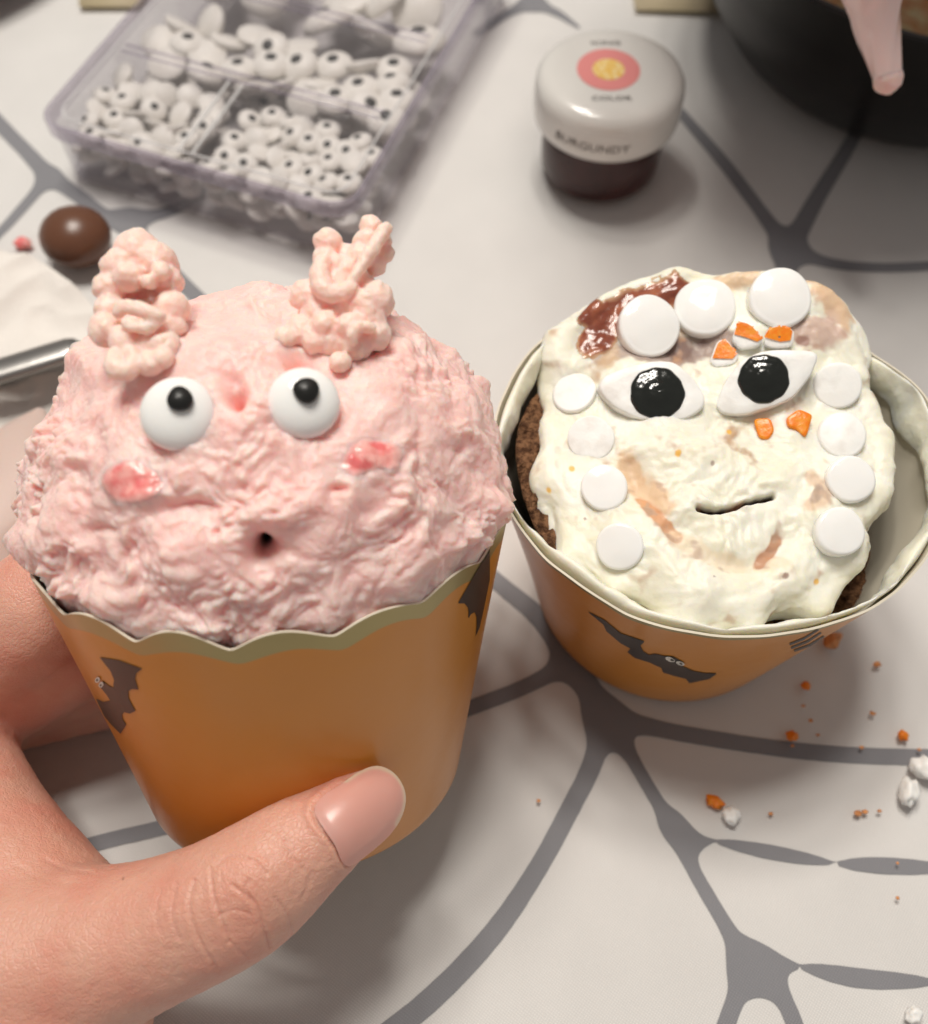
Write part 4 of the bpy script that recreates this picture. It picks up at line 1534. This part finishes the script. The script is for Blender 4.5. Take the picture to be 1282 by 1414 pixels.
tin = 0.0016       # the tray is set in from the lid edge
tray = bobj('tray', ring_solid(rrect(tin, LU - tin, tin, LV - tin, 0.005), rrect(tin + .0012, LU - tin - .0012, tin + .0012, LV - tin - .0012, 0.004), 0.0012, 0.0150), M_TRAY)
bobj('tray_floor', plate(rrect(tin, LU - tin, tin, LV - tin, 0.005), 0.0003, 0.0012), M_CLEAR)
bobj('foot_rim', ring_solid(rrect(tin - .0004, LU - tin + .0004, tin - .0004, LV - tin + .0004, 0.0054), rrect(tin + .0013, LU - tin - .0013, tin + .0013, LV - tin - .0013, 0.004), 0.0001, 0.0011), M_CLEAR)
bobj('divider', box_vf(tin + .0013, LU - tin - .0013, vRow1 - .0006, vRow1 + .0006, 0.0013, 0.0148), M_CLEAR)
bobj('divider', box_vf(tin + .0013, LU - tin - .0013, vRow2 - .0006, vRow2 + .0006, 0.0013, 0.0148), M_CLEAR)
bobj('divider', box_vf(uDiv - .0006, uDiv + .0006, tin + .0013, vRow1 - .0007, 0.0013, 0.0148), M_CLEAR)
bobj('divider', box_vf(LU * 0.42 - .0006, LU * 0.42 + .0006, vRow2 + .0007, LV - tin - .0013, 0.0013, 0.0148), M_CLEAR)
lid = bobj('lid', plate(rrect(0.0010, LU - 0.0010, 0.0010, LV - 0.0010, 0.006), 0.0163, 0.0172), M_CLEAR)
bobj('lid_rim', ring_solid(rrect(0, LU, 0, LV, 0.0068), rrect(.0013, LU - .0013, .0013, LV - .0013, 0.0057), 0.0140, 0.0178), M_EDGE, lid)
bobj('lid_rib', ring_solid(rrect(0.0036, LU - 0.0036, 0.0036, LV - 0.0036, 0.0045), rrect(.0042, LU - .0042, .0042, LV - .0042, 0.004), 0.0173, 0.0179), M_RIB, lid)
for (u0, u1, v0, v1) in ((uDiv - .0022, uDiv - .0014, tin + .002, vRow1 - .002), (uDiv + .0014, uDiv + .0022, tin + .002, vRow1 - .002)):
    bobj('lid_rib', box_vf(u0, u1, v0, v1, 0.0173, 0.0181), M_RIB, lid)
for v_ in (vRow1, vRow2):
    bobj('lid_rib', box_vf(0.006, LU - 0.006, v_ - .0016, v_ - .0009, 0.0173, 0.0180), M_EDGE, lid)
    bobj('lid_rib', box_vf(0.006, LU - 0.006, v_ + .0009, v_ + .0016, 0.0173, 0.0180), M_EDGE, lid)
bobj('hinge_flange', box_vf(LU * 0.2, LU * 0.8, LV, LV + 0.004, 0.012, 0.0165), M_EDGE)


# the eyes lying in it: each one its own thing, a white dome with a black pupil
def eye_proto(r):
    V, F = lathe(dome_profile(r, r * 0.52, 10), 20)
    me = mesh_from('candy_eye', V, F)
    me.materials.append(M_EYEW)
    me.polygons.foreach_set('use_smooth', np.ones(len(me.polygons), bool))
    rp = r * 0.30
    V, F = lathe([(1e-5, r * 0.56), (rp * 0.7, r * 0.55), (rp, r * 0.50), (rp * 0.98, r * 0.40)], 14)
    mp = mesh_from('pupil', V, F)
    mp.materials.append(M_BLACK)
    mp.polygons.foreach_set('use_smooth', np.ones(len(mp.polygons), bool))
    return me, mp


rng = np.random.default_rng(12)
cells = [('near left', tin + .0013, uDiv - .0006, tin + .0013, vRow1 - .0006, 0.0033, 'small', 3),
         ('near right', uDiv + .0006, LU - tin - .0013, tin + .0013, vRow1 - .0006, 0.0033, 'small', 3),
         ('middle', tin + .0013, LU - tin - .0013, vRow1 + .0006, vRow2 - .0006, 0.0050, 'medium', 2),
         ('far left', tin + .0013, LU * 0.42 - .0006, vRow2 + .0006, vRow2 + 0.03, 0.0070, 'large', 1),
         ('far right', LU * 0.42 + .0006, LU - tin - .0013, vRow2 + .0006, vRow2 + 0.03, 0.0072, 'large', 1)]
for (where, u0, u1, v0, v1, r, size, layers) in cells:
    me, mp = eye_proto(r)
    first = None
    for L in range(layers):
        pts = []
        top = L == layers - 1
        z = {1: 0.0098, 2: 0.0056 + 0.0054 * L, 3: 0.0034 + 0.0042 * L}[layers]
        for _ in range(4000):
            p = np.array([rng.uniform(u0 + 0.9 * r, u1 - 0.9 * r), rng.uniform(v0 + 0.9 * r, v1 - 0.9 * r)])
            if all(np.hypot(*(p - q_)) > r * 1.32 for q_ in pts):
                pts.append(p)
        for p in pts:
            # hidden lower layers only matter along the two walls one can see
            if not top and (L == 0 or size == 'medium') and not (p[1] < v0 + 2.6 * r or p[0] > u1 - 2.6 * r):
                continue
            upq = rng.random() < 0.5
            tilt = rng.uniform(0, 0.6) if upq else rng.uniform(2.3, 3.0)
            a = rng.uniform(0, 2 * math.pi)
            nrm = bu * math.sin(tilt) * math.cos(a) + bv * math.sin(tilt) * math.sin(a) + np.array([0, 0, math.cos(tilt)])
            M = frame_from(nrm, (0.1, 1, 0.05), xf(MB_, np.array([[p[0], p[1], z + rng.uniform(-0.0006, 0.0006)]]))[0])
            if first is None:
                e = bpy.data.objects.new('candy_eye', me)
                pu = bpy.data.objects.new('pupil', mp)
                first = (e, pu)
            else:
                e, pu = first[0].copy(), first[1].copy()
            COL.objects.link(e)
            COL.objects.link(pu)
            pu.parent = e
            e.matrix_world = Matrix(M.tolist())
            if top:
                lb = '%s candy eye pupil %s on top in the clear box, %s compartment' % (size, 'up' if upq else 'down', where)
            else:
                lb = '%s candy eye low by the clear box wall, %s compartment' % (size, where)
            tag(e, lb, 'candy eye', '%s candy eyes, %s, in the %s compartment' % (size, ('pupil up' if upq else 'pupil down') if top else 'low by the wall', where))

# =================================================================== colouring jar
JX, JY = 0.0339, 0.1995
jar = thing('food_colouring_jar', 'small dark jar with a white screw lid behind the white cupcake', 'jar', np.array([JX, JY, 0.0]))
jo = np.array([JX, JY, 0])
V, F = lathe([(1e-5, 0.0002), (0.0125, 0.0002), (0.0142, 0.0010), (0.0150, 0.0026), (0.0152, 0.006), (0.0152, 0.0195), (0.0146, 0.0206), (1e-5, 0.0206)], 96)
JS = np.array([0.885, 0.885, 0.80])
obj('jar_body', V * [0.97, 0.97, 0.80] + jo, F, M_DARKGEL, jar)
V, F = lathe([(1e-5, 0.0342), (0.008, 0.0342), (0.0150, 0.0340), (0.0172, 0.0336), (0.0186, 0.0326), (0.0194, 0.0310), (0.0197, 0.029), (0.0198, 0.0225), (0.0194, 0.0200), (0.0182, 0.0186), (0.0168, 0.0182), (1e-5, 0.0184)], 96)
jl = obj('lid', V * JS + jo, F, M_LIDWHITE, jar)
def flat_disc(name, r0, r1, z, m, dx=0, dy=0):
    V, F = lathe([(max(r0, 1e-5), z), (r1, z)], 64)
    return obj(name, (V + [dx, dy, 0]) * JS + jo, F, m, jl)
flat_disc('pink_label', 0.0042, 0.0082, 0.03432, M_LABELPINK, -0.0009, 0.0003)
flat_disc('yellow_label', 0.0, 0.00415, 0.03436, M_LABELYEL, -0.0009, 0.0003)


def text_mesh(body, size):
    cu = bpy.data.curves.new('t', 'FONT')
    cu.body = body
    cu.size = size
    cu.align_x = 'CENTER'
    cu.resolution_u = 2
    o = bpy.data.objects.new('t', cu)
    COL.objects.link(o)
    dg = bpy.context.evaluated_depsgraph_get()
    dg.update()
    m = o.evaluated_get(dg).to_mesh()
    V = np.array([v.co[:] for v in m.vertices])
    F = [list(p.vertices) for p in m.polygons]
    bpy.data.objects.remove(o)
    return V, F


for word, yy in (('ICING', 0.0102), ('COLOR', -0.0116)):
    V, F = text_mesh(word, 0.0024)
    obj('lettering', (V * [1.25, 1, 0] + [-0.0009, yy, 0.03434]) * JS + jo, F, M_INK, jl, smooth=False)
V, F = text_mesh('BURGUNDY', 0.0036)
a = -math.pi / 2 - 0.30 + V[:, 0] * 1.05 / 0.0198
obj('lettering', np.stack([0.01990 * np.cos(a), 0.01990 * np.sin(a), 0.0236 + V[:, 1]], -1) * JS + jo, F, M_INK, jl, smooth=False)

# =================================================================== bowl, filling, piping bag
BX, BY, BH, BR = 0.1215, 0.2490, 0.0452, 0.0690
bo = np.array([BX, BY, 0.0])
bowl = thing('black_bowl', 'shiny black bowl at the corner behind the white cupcake', 'bowl', bo)
V, F = lathe([(1e-5, 0.0006), (0.040, 0.0006), (0.0450, 0.0012), (0.0500, 0.006), (0.0590, 0.0190), (0.0650, 0.0330), (0.0684, BH - .001), (0.0690, BH), (0.0676, BH), (0.0670, BH - .0012),
              (0.0630, 0.033), (0.0570, 0.0200), (0.0480, 0.0085), (0.040, 0.0045), (1e-5, 0.0040)], 140)
obj('bowl_body', V + bo, F, M_BOWL, bowl)
V, F = lathe([(0.0672, BH - .0005), (0.0680, BH + .0004), (0.0690, BH - .0004)], 140)
obj('rim_glaze', V + bo, F, mat('worn_rim', (0.05, 0.05, 0.05), 0.25, 0.6), bowl)
rg_ = np.linspace(0.0, 1, 40)
V, F = lathe([(max(r * 0.0655, 1e-5), 0.0405 - 0.002 * r ** 6) for r in rg_], 160)
V = V + np.c_[np.zeros((len(V), 2)), 0.0016 * perlin(V * 110, 4) + 0.0010 * perlin(V * 260, 5)]
tag(obj('batter', V + bo, F, M_BATTER), 'mottled orange and tan filling inside the black bowl', 'filling')

# a filled piping bag, its cut tip hanging over the bowl's rim
tip = atd(1226, 106, 0.188)
up_ = unit(atd(1207, -10, 0.186) - tip)
tail = np.array([0.068, 0.262, 0.232])
mid = tip + up_ * 0.030
ax_pts = catmull(np.array([tip, tip + up_ * 0.012, (0.0745, 0.185, 0.075), (0.073, 0.204, 0.110), (0.069, 0.223, 0.147), (0.067, 0.242, 0.188), tail]), 10)
rs_ = np.interp(np.linspace(0, 1, len(ax_pts)), [0, 0.08, 0.17, 0.33, 0.5, 0.67, 0.83, 0.95, 1.0], [0.0026, 0.0034, 0.0045, 0.0100, 0.030, 0.052, 0.045, 0.015, 0.010])  # unseen upper body swollen and placed to shade the cloth by the bowl
nb = 48
Vb = []
for i, (c, r) in enumerate(zip(ax_pts, rs_)):
    tdir = unit(ax_pts[min(i + 1, len(ax_pts) - 1)] - ax_pts[max(i - 1, 0)])
    s1 = unit(np.cross(tdir, [0, 0, 1.0]))
    s2 = np.cross(s1, tdir)
    for k in range(nb):
        a = 2 * math.pi * k / nb
        rk = r * (1 + 0.05 * math.sin(3 * a + i * 0.3) + 0.03 * math.sin(7 * a + i * 0.7))
        Vb.append(c + rk * (math.cos(a) * s1 + math.sin(a) * s2))
Vb = np.array(Vb)
bag = thing('piping_bag', 'pink filled piping bag with its tip hanging over the black bowl', 'piping bag', tip)
obj('bag', Vb, grid_faces(len(ax_pts), nb, cv=True), M_BAG, bag)
V = IV * [0.0027, 0.0027, 0.0026] * (1 + 0.22 * perlin(IV * 2.1, 8))[:, None]
obj('cream_at_tip', V + tip - up_ * 0.0004, IF, M_PINK, bag, vals={'tint_f': np.zeros(len(V))})

# =================================================================== left side: chocolate, paper towel, knife, bag
V = IV * [0.0082, 0.0080, 0.0062] * (1 + 0.03 * perlin(IV * 1.5, 8))[:, None]
cb = at(116, 352, 0)
tag(obj('chocolate_ball', V + cb + [0, 0, 0.0060], IF, M_CHOC), 'round brown chocolate candy between the clear box and the paper towel', 'candy')


def paper(name, px_poly, z0, amp, seed, m, label, cat, n=90, thick=0.0003):
    """a crumpled sheet: outline on the table, folds in height"""
    P = np.array([at(x, y, z0)[:2] for x, y in px_poly])
    v2, fs = march(lambda Q: poly_sd(Q, catmull(P, 5, True)), P[:, 0].min(), P[:, 0].max(), P[:, 1].min(), P[:, 1].max(), np.ptp(P[:, 0]) / n)
    p3 = np.c_[v2 * 45, np.full(len(v2), seed)]
    ridg = 1 - np.abs(perlin(p3, 3)) * 2.2
    h = z0 + amp * (0.6 * ridg + 0.5 * perlin(p3 * 0.6, 4) + 0.25 * (1 - np.abs(perlin(p3 * 2.3, 5)) * 2))
    o = obj(name, np.c_[v2, np.maximum(h, 0.0006)], fs, m)
    s = o.modifiers.new('thickness', 'SOLIDIFY')
    s.thickness = thick
    return tag(o, label, cat)


paper('paper_towel', [(-160, 400), (-60, 352), (10, 358), (62, 372), (122, 418), (150, 470), (120, 505), (40, 520), (-60, 545), (-170, 560)], 0.006, 0.0045, 1.3, M_TISSUE,
      'crumpled white paper towel beside the brown chocolate candy', 'paper towel')
paper('napkin', [(-150, 560), (-20, 545), (60, 520), (120, 520), (130, 600), (110, 680), (20, 760), (-90, 740), (-170, 700)], 0.0035, 0.003, 4.1, M_TISSUE,
      'white napkin lying under the knife at the left edge', 'napkin')
ka, kb_ = at(-150, 560, 0.0125), at(118, 478, 0.0125)
kd = unit(kb_ - ka)
kn = unit(np.cross([0, 0, 1.0], kd))
prof = [(-0.0030, 0.0), (-0.0028, 0.0010), (-0.0014, 0.0015), (0.0014, 0.0015), (0.0028, 0.0010), (0.0030, 0.0), (0.002, -0.0006), (-0.002, -0.0006)]
L_ = np.linalg.norm(kb_ - ka)
Vn = []
for t in np.linspace(0, 1, 24):
    w = 1.0 if t < 0.9 else math.sqrt(max(1 - ((t - 0.9) / 0.1) ** 2, 0.02))
    for (a_, b_) in prof:
        Vn.append(ka + kd * L_ * t + kn * a_ * w + np.array([0, 0, b_ * w]))
tag(obj('table_knife', np.array(Vn), grid_faces(24, len(prof), cv=True), M_STEEL), 'steel table knife handle lying across the white paper', 'knife')
# a second bag, flat, pale pink
ba, bb_ = at(46, 600, 0.016), at(-40, 760, 0.020)
Vb = []
axp = catmull(np.array([at(56, 566, 0.012), at(34, 610, 0.013), at(0, 680, 0.013), at(-80, 780, 0.013)]), 10)
for i, c in enumerate(axp):
    t = i / (len(axp) - 1)
    td = unit(axp[min(i + 1, len(axp) - 1)] - axp[max(i - 1, 0)])
    s1 = unit(np.cross(td, [0, 0, 1.0]))
    wr, hr = np.interp(t, [0, 0.3, 0.7, 1], [0.0010, 0.0065, 0.012, 0.014]), np.interp(t, [0, 0.4, 1], [0.0008, 0.004, 0.007])
    for k in range(28):
        a = 2 * math.pi * k / 28
        Vb.append(c + s1 * wr * math.cos(a) * (1 + 0.05 * math.sin(4 * a + i)) + np.array([0, 0, hr * math.sin(a)]))
tag(obj('flat_piping_bag', np.array(Vb), grid_faces(len(axp), 28, cv=True), M_SHEET), 'pale pink translucent piping bag lying on the napkin above the hand', 'piping bag')


def lump_obj(name, px, py, a, b, h, rot, m, label, cat, seed, z=0.0, group=None):
    p = at(px, py, z)
    V = IV * [a, b, h] * (1 + 0.42 * perlin(IV * 1.7 + seed, 3) + 0.15 * perlin(IV * 4 + seed, 4))[:, None]
    c, s = math.cos(rot), math.sin(rot)
    V = V @ np.array([[c, s, 0], [-s, c, 0], [0, 0, 1]])
    V[:, 2] -= V[:, 2].min()
    return tag(obj(name, V + p + [0, 0, -0.0006], IF, m), label, cat, group)


lump_obj('red_icing_drop', 33, 341, .0020, .0014, .0016, 0.2, M_BLUSH, 'small red icing drop beside the paper towel', 'icing drop', 1, 0.0)
lump_obj('orange_flake', 987, 1108, .0016, .0010, .0008, -0.4, M_ORANGEC, 'bright orange candy flake beside a white chip on the cloth', 'candy flake', 2)
lump_obj('white_chip', 1010, 1127, .0015, .0016, .0009, 0.3, M_CHALK, 'flat white candy chip beside the bright orange flake', 'candy chip', 3)
lump_obj('white_chip', 1251, 1096, .0017, .0024, .0016, -0.3, M_CHALK, 'oval white candy chip standing alone below the web strand', 'candy chip', 4)
lump_obj('white_chip', 1277, 1064, .0026, .0018, .0016, -0.5, M_CHALK, 'white candy chip cut by the picture edge on the web strand', 'candy chip', 5)
lump_obj('white_chip', 1262, 1402, .0014, .0012, .0010, 0.5, M_CHALK, 'small white candy chip in the bottom corner of the cloth', 'candy chip', 6)
lump_obj('orange_flake', 1093, 1017, .0011, .0009, .0008, 0.4, M_ORANGEC, 'small orange flake lying on the web strand by the white cupcake', 'candy flake', 7)
lump_obj('orange_flake', 1247, 1016, .0009, .0010, .0007, 1.0, M_ORANGEC, 'small orange flake just above the web strand near the chips', 'candy flake', 8)
lump_obj('cake_crumb', 1148, 887, .0018, .0014, .0013, 0.6, M_ORCRUMB, 'orange crumb on the cloth against the white cupcake', 'crumb', 9)
lump_obj('orange_flake', 1113, 947, .0009, .0008, .0007, 0.0, M_ORANGEC, 'tiny orange flake on the cloth below the orange crumb', 'candy flake', 10)
bits = []
for (x, y, r, k) in [(1185, 1123, 5, 0), (1195, 1121, 4, 0), (1120, 995, 3, 0), (1190, 1032, 3, 0), (1212, 918, 5, 1), (1130, 1015, 2.5, 0), (1240, 1240, 2.5, 0), (744, 1106, 3, 1),
                     (1065, 1124, 3, 0), (1240, 1192, 2, 1), (1205, 985, 4, 1), (1095, 1030, 2.5, 0), (1270, 1035, 2.5, 0), (1110, 975, 2.5, 0), (1215, 1120, 3, 1)]:
    p = at(x, y)
    rr_ = r * np.linalg.norm(p - CO) / FPX
    V1, F1 = ico(2)
    bits.append((V1 * rr_ * [1, 0.75, 0.3] * (1 + 0.6 * perlin(V1 * 1.7 + x, 3))[:, None] + p, F1))
Vb, Fb = join(bits)
tag(obj('crumbs', Vb, Fb, M_ORCRUMB), 'tiny orange candy crumbs scattered over the cloth', 'crumbs', kind='stuff')

# things at the far edge of the picture
V, F = lathe([(1e-5, 0.001), (0.045, 0.001), (0.055, 0.006), (0.060, 0.014), (0.0585, 0.0145), (0.054, 0.008), (0.044, 0.004), (1e-5, 0.004)], 90)
pc = at(40, 8, 0.0) + np.array([-0.045, 0.042, 0])
tag(obj('brown_dish', V + pc, F, M_DARKWOOD), 'dark brown dish in the top corner behind the clear box', 'dish')
cc_ = [at(108, 6, 0.001), at(190, 6, 0.001), at(290, -120, 0.001), at(110, -140, 0.001)]
V = np.array([[*c[:2], z] for z in (0.0002, 0.0005) for c in cc_])
tag(obj('tan_card', V, np.array([(3, 2, 1, 0), (4, 5, 6, 7), (0, 1, 5, 4), (1, 2, 6, 5), (2, 3, 7, 6), (3, 0, 4, 7)]), M_YELLOW, smooth=False), 'tan card behind the clear box at the top edge', 'card')
cc_ = [at(878, 10, 0.001), at(1010, 14, 0.001), at(1050, -110, 0.001), at(860, -130, 0.001)]
V = np.array([[*c[:2], z] for z in (0.0002, 0.0005) for c in cc_])
tag(obj('yellow_napkin', V, np.array([(3, 2, 1, 0), (4, 5, 6, 7), (0, 1, 5, 4), (1, 2, 6, 5), (2, 3, 7, 6), (3, 0, 4, 7)]), M_YELLOW, smooth=False), 'pale yellow napkin behind the white lidded jar', 'napkin')
